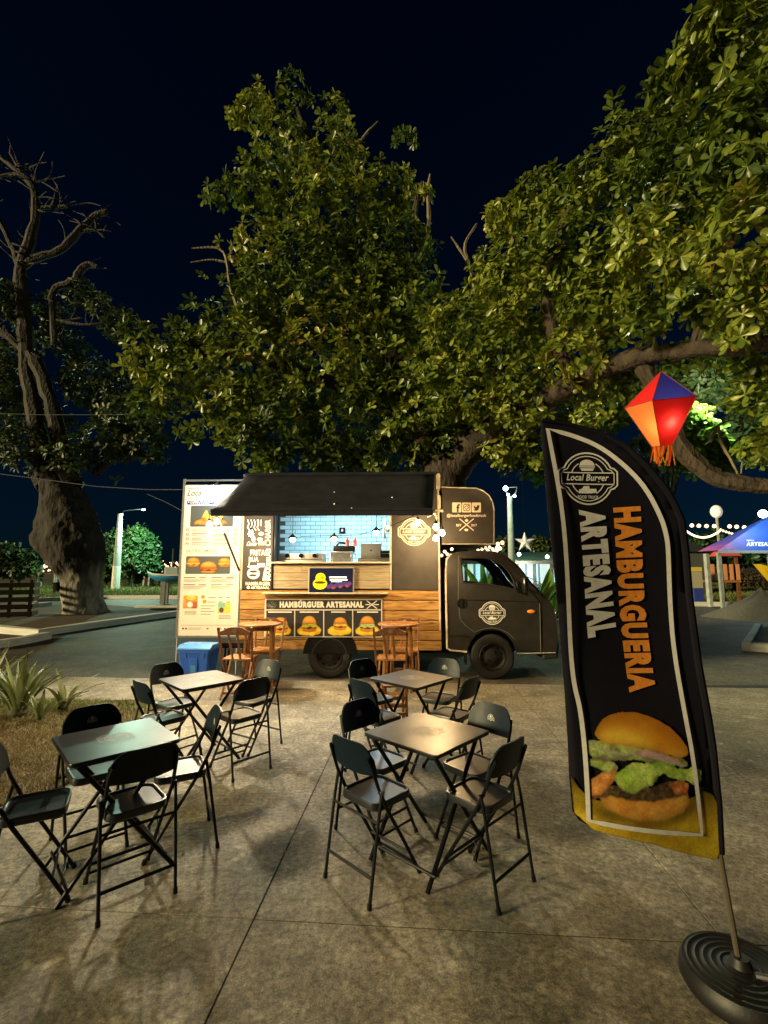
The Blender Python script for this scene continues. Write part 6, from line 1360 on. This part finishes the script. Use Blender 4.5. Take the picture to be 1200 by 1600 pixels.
# wall lamp behind the paper lantern, lighting the hanging leaves
YL = 11.5; q = at(1088, 640, YL)
e = empty('street_lamp', Vector((q.x - .75, YL, 0)), 0, 'street lamp head mostly hidden behind the paper lantern, lighting the leaves', 'street lamp')
mb = MB(); mb.tube([(0, 0, 0), (0, 0, q.z - .2), (.2, 0, q.z + .05), (.55, 0, q.z + .05)], .05, 8); mb.build('pole', CHROME, e, smooth=True)
mb = MB(); mb.sphere((.75, 0, q.z), .16, 12, 8, (1.6, 1, .45)); mb.build('luminaire', emis('street_head', (.9, 1.0, .7), 5), e, smooth=True); lamp('street_light', (.45, -.9, q.z - .1), 420, (.85, 1.0, .55), .1, e)
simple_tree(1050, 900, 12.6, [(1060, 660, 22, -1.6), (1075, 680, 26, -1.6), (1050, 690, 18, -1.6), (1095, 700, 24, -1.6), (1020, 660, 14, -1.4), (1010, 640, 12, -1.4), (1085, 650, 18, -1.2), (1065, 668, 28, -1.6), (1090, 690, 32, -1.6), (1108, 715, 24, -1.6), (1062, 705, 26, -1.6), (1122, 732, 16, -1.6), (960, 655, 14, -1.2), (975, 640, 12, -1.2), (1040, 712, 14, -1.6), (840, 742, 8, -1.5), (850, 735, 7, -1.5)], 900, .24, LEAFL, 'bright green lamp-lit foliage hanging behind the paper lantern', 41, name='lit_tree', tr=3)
# kiosk behind the cab with teal roof
YK = 25.0
def kpt(px, py): return at(px, py, YK)
k0 = Vector((kpt(870, 890).x, YK, 0)); e = empty('kiosk', k0, 0, 'low park kiosk with teal hipped roof behind the truck cab', 'kiosk')
TEAL = mat('teal_roof', (.08, .20, .18), .6, var=.4, scale=2)
xa, xb = kpt(690, 870).x - k0.x, kpt(905, 870).x - k0.x; ze, zr = kpt(850, 877).z, kpt(850, 862).z
mb = MB(); mb.add([(xa, -1.5, ze), (xb, -1.5, ze), (xb, 2.5, ze), (xa, 2.5, ze), (xa + 1, .5, zr), (xb - .9, .5, zr)], [(0, 1, 5, 4), (1, 2, 5), (2, 3, 4, 5), (3, 0, 4), (3, 2, 1, 0)]); mb.build('roof', TEAL, e)
box_obj('fascia', mat('fascia_dark', (.04, .03, .025), .7), e, xa, xb, -1.52, -1.42, ze - .16, ze - .004)
for k in range(9): x = xa + .2 + (xb - xa - .4) * k / 8; box_obj('post', BARKD, e, x - .07, x + .07, -1.3, -1.16, 0, ze - .16)
box_obj('wall', mat('kiosk_wall', (.30, .38, .42), .7, var=.3), e, xa + .3, xb - .3, .6, .8, 0, ze - .1)
for k in range(9): x = xa + .5 + k * (xb - xa - 1) / 9; box_obj('window', em2('kiosk_window%d' % (k % 2), ((.45, .68, .9), (.55, .68, .6))[k % 2], 1.3), e, x, x + .55, .52, .6, .9, 2.1)
box_obj('blue_counter', mat('counter_blue', (.03, .08, .25), .5), e, xa + .5, xb - 1.0, -1.0, -.7, 0, .75)
for k, (px, py) in enumerate(((811, 866), (855, 870), (890, 869))):
    q = at(px, py, YK - 1.7) - k0; mb = MB(); mb.sphere(q, .09, 8, 6); mb.build('eave_lamp', emis('eave_lamp', (1, .9, .7), 14), e, smooth=True)
q = at(860, 872, YK - 2) - k0; lamp('kiosk_light', q + Vector((-1.2, -.3, -.3)), 420, (.85, 1.0, .75), .1, e)
# strap-leaved plants in front of the kiosk
def strap_plant(base, n, L, w, label, seed, m, name='strap_plant', spread=1.0, stem=True):
    e = empty(name, base, 0, label, 'plant'); rg = random.Random(seed)
    for k in range(n):
        a = rg.uniform(0, 6.28); ln = L * rg.uniform(.6, 1.1); out_ = spread * rg.uniform(.2, .75); ww = w * rg.uniform(.7, 1.2); N = 6; vs = []; d_ = Vector((math.cos(a), math.sin(a), 0)); sd = Vector((-d_.y, d_.x, 0)); base_ = d_ * rg.uniform(.0, .08) * L
        for i in range(N + 1):
            t = i / N; c = base_ + d_ * (ln * out_ * (t * .6 + .7 * t * t) * .8) + Vector((0, 0, ln * (t - .42 * out_ * t * t * 1.2))); wt = ww * (math.sin(math.pi * min(1, .12 + t * .88)) ** .8) * (.35 + .65 * min(1, t * 2.2)) + .002
            vs += [c - sd * wt, c + Vector((0, 0, -ww * .35)) , c + sd * wt]
        fs = [(i * 3 + j, i * 3 + j + 1, (i + 1) * 3 + j + 1, (i + 1) * 3 + j) for i in range(N) for j in range(2)]
        me = attr_mesh('leaf', [tuple(v) for v in vs], fs, [rg.uniform(0, 1)] * len(vs), m); link('leaf', me, e, smooth=True)
    if stem: mb = MB(); mb.lathe([(.10 * L, -.02), (.12 * L, .05 * L), (.06 * L, .16 * L), (.01, .2 * L)], 10); mb.build('crown_base', TURF, e, smooth=True)
    return e
for k, (px, Yd, L_) in enumerate(((838, 15, 1.9), (862, 16, 1.7), (885, 17, 1.9), (760, 15.5, 2.2), (738, 16.5, 2.0), (872, 19, 1.7))):
    b = Vector((at(px, 890, Yd).x, Yd, .06)); strap_plant(b, 16, L_, .13, ['broad-leaved plant close behind the windscreen', 'broad-leaved plant between windscreen and kiosk counter', 'broad-leaved plant near the flag before the kiosk', 'tall leafy plant seen through the front of the cab window', 'tall leafy plant seen through the rear of the cab window', 'broad-leaved plant right before the kiosk posts'][k], 50 + k, LEAFL, 'garden_plant')
# star-shaped lantern behind the windscreen
q = at(820, 847, 16); e = empty('star_lantern', q, 0, 'white star-shaped lantern hanging beyond the windscreen', 'lantern'); PW = emis('star_paper', (1, .95, .8), .2)
for k in range(5):
    a = R(90 + 72 * k); a1, a2 = a - R(36), a + R(36); mb = MB(); mb.add([(0, -.1, 0), (.13 * math.cos(a1), 0, .13 * math.sin(a1)), (.36 * math.cos(a), 0, .36 * math.sin(a)), (.13 * math.cos(a2), 0, .13 * math.sin(a2)), (0, .1, 0)], [(0, 1, 2), (0, 2, 3), (4, 2, 1), (4, 3, 2)]); mb.build('ray', PW, e)
mb = MB(); mb.tube([(0, 0, .3), (0, 0, 2.2)], .008, 4); mb.build('string', DARK, e)
# event tent at the right edge
YT = 20.0
def tpt(px, py, dy=0): return at(px, py, YT + dy)
t0_ = Vector((tpt(1190, 890).x, YT, 0)); e = empty('event_tent', t0_, 0, 'event tent with purple and blue printed roof at the right edge', 'tent')
zl = tpt(1100, 860).z; apx = tpt(1212, 800, .6) - t0_; xl_, xr_ = tpt(1122, 861).x - t0_.x, tpt(1310, 860).x - t0_.x
tm_ = bpy.data.materials.new('tent_print'); tm_.use_nodes = True; n = tm_.node_tree.nodes; l = tm_.node_tree.links; b = n['Principled BSDF']; b.inputs['Roughness'].default_value = .6
tc = n.new('ShaderNodeTexCoord'); sx = n.new('ShaderNodeSeparateXYZ'); l.new(tc.outputs['Object'], sx.inputs[0]); nz = n.new('ShaderNodeTexNoise'); nz.inputs['Scale'].default_value = 2.5; nz.inputs['Detail'].default_value = 3; l.new(tc.outputs['Object'], nz.inputs[0])
ad = n.new('ShaderNodeMath'); ad.operation = 'MULTIPLY_ADD'; ad.inputs[1].default_value = 1.6; l.new(nz.outputs[0], ad.inputs[0]); l.new(sx.outputs[0], ad.inputs[2]); mr = n.new('ShaderNodeMapRange'); mr.inputs[1].default_value = -1.6; mr.inputs[2].default_value = .6; l.new(ad.outputs[0], mr.inputs[0])
cr = n.new('ShaderNodeValToRGB'); cr.color_ramp.elements[0].color = (.55, .16, .28, 1); cr.color_ramp.elements[1].color = (.02, .07, .40, 1); q_ = cr.color_ramp.elements.new(.35); q_.color = (.42, .10, .40, 1); q_ = cr.color_ramp.elements.new(.6); q_.color = (.10, .08, .45, 1); l.new(mr.outputs[0], cr.inputs[0]); l.new(cr.outputs[0], b.inputs['Base Color'])
mb = MB(); yb2 = 1.3; mb.add([(xl_, 0, zl), (xr_, 0, zl), (xr_, yb2, zl), (xl_, yb2, zl), tuple(apx)], [(0, 1, 4), (1, 2, 4), (2, 3, 4), (3, 0, 4)]); rf = mb.build('roof', tm_, e)
fn3 = (apx - Vector((xl_, 0, zl))).normalized(); nrm = (Vector((1, 0, 0)).cross(apx - Vector((0, 0, zl)))).normalized(); nrm = nrm if nrm.y < 0 else -nrm
def tent_fn(u, v, Lr):
    r_ = ray(u, v); c = Vector((0, 0, CAMH)); P0 = t0_ + Vector((xl_, 0, zl)); t = (P0 - c).dot(nrm) / r_.dot(nrm); return c + r_ * t - t0_ + nrm * (.01 * Lr)
p = Print(tent_fn); p.text('ARTESAN', 1166, 1206, 853.5, 847, WHITE, bold=.04); p.text('feira', 1166, 1178, 845.5, 843, WHITE, bold=.03); p.build('roof_lettering', rf)
box_obj('valance', mat('tent_valance', (.35, .40, .42), .6), e, xl_, xr_, -.03, -.0, zl - .12, zl)
for x in (xl_ + .06, xl_ + 2.2): box_obj('post', POSTC, e, x - .06, x + .06, .02, .14, 0, zl - .1)
for x in (xl_ + .3, xr_ - .3): box_obj('post', POSTC, e, x - .07, x + .07, yb2 - .2, yb2, 0, zl - .1)
q = at(1192, 803, YT - .4); e = empty('tent_floodlight', q, 0, 'cold glaring floodlight on the tent roof at the right edge', 'floodlight'); mb = MB(); mb.sphere((0, 0, 0), .16, 12, 8); mb.build('lens', emis('tent_flood', (.78, 1.0, 1.0), 60), e, smooth=True); mb = MB(); mb.tube([(0, .1, 0), (0, .6, -.3)], .03, 6); mb.build('bracket', DARK, e); lamp('tent_light', (0, -.4, 0), 170, (.75, 1.0, .95), .15, e)
# things below the tent: playground slide, low wall, yellow board
e = empty('playground_slide', Vector((at(1148, 890, 24).x, 24, 0)), R(-10), 'playground tower with yellow slide and red roof under the tent', 'playground')
box_obj('platform', WLT, e, -1.6, .0, -.5, .5, 1.0, 1.12)
for k in range(6): box_obj('railing', mat('rail_orange', (.55, .22, .10), .6), e, -1.6 + k * .28, -1.45 + k * .28, -.55, -.5, 1.12, 1.9)
for x in (-1.5, -.1): box_obj('post', WDK, e, x - .06, x + .06, -.45, -.33, 0, 2.3)
mb = MB(); mb.add([(-.9, -.6, 2.3), (.1, -.6, 2.3), (.1, .6, 2.3), (-.9, .6, 2.3), (-.4, 0, 2.95)], [(0, 1, 4), (1, 2, 4), (2, 3, 4), (3, 0, 4)]); mb.build('roof', mat('slide_roof', (.55, .08, .10), .6), e)
mb = MB(); mb.add([(.9, -.5, 1.9), (1.5, -.5, 1.7), (2.1, -.5, .9), (1.6, -.5, .9), (.9, .1, 1.9), (1.5, .1, 1.7), (2.1, .1, .9), (1.6, .1, .9)], [(0, 1, 2, 3), (4, 7, 6, 5), (0, 4, 5, 1), (1, 5, 6, 2), (2, 6, 7, 3), (3, 7, 4, 0)]); mb.build('slide_chute', mat('slide_yellow', (.75, .48, .02), .45), e)
e = empty('yellow_board', Vector((at(1085, 890, 23).x, 23, 0)), 0, 'yellow topped stall panel with blue foot beside the tent posts', 'stall'); box_obj('panel', mat('stall_panel', (.40, .38, .28), .7), e, -.6, .35, 0, .1, .75, 1.55); box_obj('top_band', mat('stall_yellow', (.70, .55, .08), .6), e, -.6, .35, -.02, .12, 1.55, 1.75); box_obj('foot_panel', mat('stall_blue', (.03, .05, .30), .6), e, -.1, .35, -.01, .1, .1, .73); box_obj('post', POSTC, e, -.55, -.45, .11, .2, 0, .75); box_obj('post', POSTC, e, .2, .3, .11, .2, 0, .75)
# dark hut roof beside the tent
e = empty('park_hut', Vector((at(1075, 890, 30).x, 30, 0)), 0, 'dark gabled hut left of the tent', 'hut'); za_ = at(1070, 845, 30).z; zb_ = at(1070, 862, 30).z
mb = MB(); mb.prism([(-2.2, zb_), (1.6, zb_), (.2, za_)], 0, 3, 'xz'); mb.build('roof', mat('hut_roof', (.03, .035, .04), .8), e); box_obj('wall', mat('hut_wall', (.10, .11, .10), .8), e, -1.9, 1.3, .2, 2.8, 0, zb_)
# globe lamp post with string lights
YG = 26.0; b0 = Vector((at(1127, 890, YG).x, YG, 0)); e = empty('globe_lamp_post', b0, 0, 'pole with pale globe lamp and fairy lights above the tent', 'lamp post'); zg = at(1127, 805, YG).z
mb = MB(); mb.tube([(0, 0, 0), (0, 0, zg)], [.09, .07], 8); mb.build('pole', POSTC, e, smooth=True); mb = MB(); mb.sphere((0, 0, zg + .2), .3, 12, 8, (1, 1, 1.2)); mb.build('globe', emis('globe_dim', (.75, .75, .6), .35), e, smooth=True)
FA = emis('fairy_bulb', (1, .66, .32), 3.2)
def fairy(pts, Yd, r, label, wire=True):
    q0 = at(*pts[0], Yd); e = empty('fairy_lights', q0, 0, label, 'string lights')
    for x, y in pts: mb = MB(); mb.sphere(at(x, y, Yd) - q0, r, 8, 6); mb.build('bulb', FA, e, smooth=True)
    mb = MB(); mb.tube([at(x, y - .8, Yd) - q0 for x, y in pts], .012, 4); mb.build('wire', DARK, e)
fairy([(1069, 820), (1081, 821), (1092, 821.5), (1104, 822), (1116, 822), (1140, 822.5), (1151, 823), (1163, 824), (1184, 824)], 25, .10, 'upper row of separate round fairy bulbs beside the globe lamp')
fairy([(1069 + 2.2 * k, 826 + 13 * max(0, math.sin(math.pi * k / 26)) ** .8 + .06 * k) for k in range(27)], 25.5, .055, 'dense sagging chain of fairy lights left of the globe lamp')
fairy([(1130 + 4.6 * k, 829.5 + 1.5 * k) for k in range(8)], 25.5, .06, 'short chain of fairy lights falling from globe lamp to tent')
# hedge with brown fence, gravel heap, park trees in the dark
e = empty('hedge', gnd(1180, 921), 0, 'brownish clipped hedge below the tent', 'hedge'); hb = gnd(1180, 921)
leaf_cloud('foliage', [(at(x, 905, hb.y + .6) - hb, 12 * hb.y / FPX) for x in range(1135, 1300, 12)] + [(at(x, 914, hb.y + .3) - hb, 9 * hb.y / FPX) for x in range(1140, 1300, 12)], 1100, .28, 61, leafmat('brown_hedge', [(0, (.05, .035, .015)), (.6, (.10, .06, .025)), (1, (.08, .09, .03))], .7, .1), e, per=6)
for k, x in enumerate(range(1138, 1300, 24)): q = at(x, 890, hb.y) - hb; box_obj('stake', BARKD, e, q.x - .04, q.x + .04, -.4, -.32, -.05, 1.1)
hp = gnd(1192, 964); mb = MB(); nr, ns = 14, 40; vs = []; rg = random.Random(8)
for i in range(nr + 1):
    t = i / nr
    for j in range(ns): a = 6.283 * j / ns; r = (1.75 * t) * (1 + .08 * math.sin(3 * a) + .05 * math.sin(7 * a + 1)); vs.append((r * math.cos(a), r * .8 * math.sin(a), max(-.03, .92 * (1 - t) ** 1.1 * (1 - .12 * math.cos(a * 2)) - .03 * t + rg.uniform(-.012, .012))))
mb.add(vs, [(i * ns + j, i * ns + (j + 1) % ns, (i + 1) * ns + (j + 1) % ns, (i + 1) * ns + j) for i in range(nr) for j in range(ns)])
o = mb.build('gravel_heap', mat('gravel', (.20, .17, .13), .95, var=.7, scale=24, bump=1.0, bscale=50), loc=hp, smooth=True); tag(o, 'grey heap of gravel on the asphalt at the right edge', 'gravel heap')
simple_tree(1150, 915, 34, [(1110, 862, 16, 0), (1135, 858, 18, 0), (1160, 865, 18, 0), (1185, 868, 18, 0), (1200, 862, 20, 0), (1090, 850, 12, 0), (1120, 845, 12, 0)], 500, .5, LEAFG, 'broad green tree in shade behind the tent posts', 42)
simple_tree(900, 905, 38, [(880, 850, 14, 0), (905, 852, 16, 0), (930, 850, 18, 0), (960, 850, 20, 0), (860, 856, 10, 0), (840, 850, 10, 0)], 400, .55, LEAFD, 'dark tree line behind the kiosk roof', 43)
simple_tree(700, 900, 34, [(680, 860, 20, 0), (715, 858, 20, 0), (750, 862, 20, 0), (790, 856, 16, 0), (640, 850, 22, 0)], 400, .5, LEAFD, 'dark trees hidden behind truck body and cab', 44)

rg = random.Random(77); V_ = []; F_2 = []; R_ = []
for k in range(60):
    x, y = rg.uniform(-2.2, 3.2), rg.uniform(2.6, 6.8); a = rg.uniform(0, 6.28); L_ = rg.uniform(.015, .04); o_ = len(V_); c_, s2 = math.cos(a), math.sin(a)
    for u, v, w in ((0, 0, .003), (.4, -.22, .006 + rg.uniform(0, .006)), (.8, -.2, .004), (1, 0, .004), (.8, .2, .008), (.4, .22, .004)): V_.append((x + (u * c_ - v * s2) * L_, y + (u * s2 + v * c_) * L_, w))
    F_2.append(tuple(range(o_, o_ + 6))); R_ += [rg.uniform(0, .6)] * 6
o = link('leaf_litter', attr_mesh('leaf_litter', V_, F_2, R_, leafmat('dry_litter', [(0, (.10, .06, .025)), (.5, (.20, .14, .06)), (1, (.12, .12, .04))], .8, .05))); tag(o, 'small dry leaves scattered over the concrete plaza', 'leaf litter', kind='stuff')
# =================================================================== PLANTS ON THE NEAR LAWN
STRAP = leafmat('lily_leaf', [(0, (.09, .12, .035)), (.5, (.15, .18, .06)), (1, (.24, .27, .12))], .45, .2)
b = gnd(28, 1122); strap_plant(Vector((b.x, b.y, .02)), 34, .78, .030, 'large clump of long pale green strap leaves on the lawn at the left edge', 71, STRAP, 'lily_plant', 1.0)
b = gnd(98, 1112); strap_plant(Vector((b.x, b.y, .02)), 11, .50, .026, 'smaller strap-leaved plant right beside the large clump', 72, STRAP, 'lily_plant', 1.1)
b = gnd(-30, 1105); strap_plant(Vector((b.x, b.y, .02)), 22, .85, .035, 'strap-leaved plant partly cut off by the left picture edge', 73, STRAP, 'lily_plant', 1.0)
b = gnd(62, 1128); strap_plant(Vector((b.x, b.y, .02)), 9, .42, .022, 'small tuft of strap leaves before the large clump, near the lawn chair', 74, STRAP, 'lily_plant', 1.3)
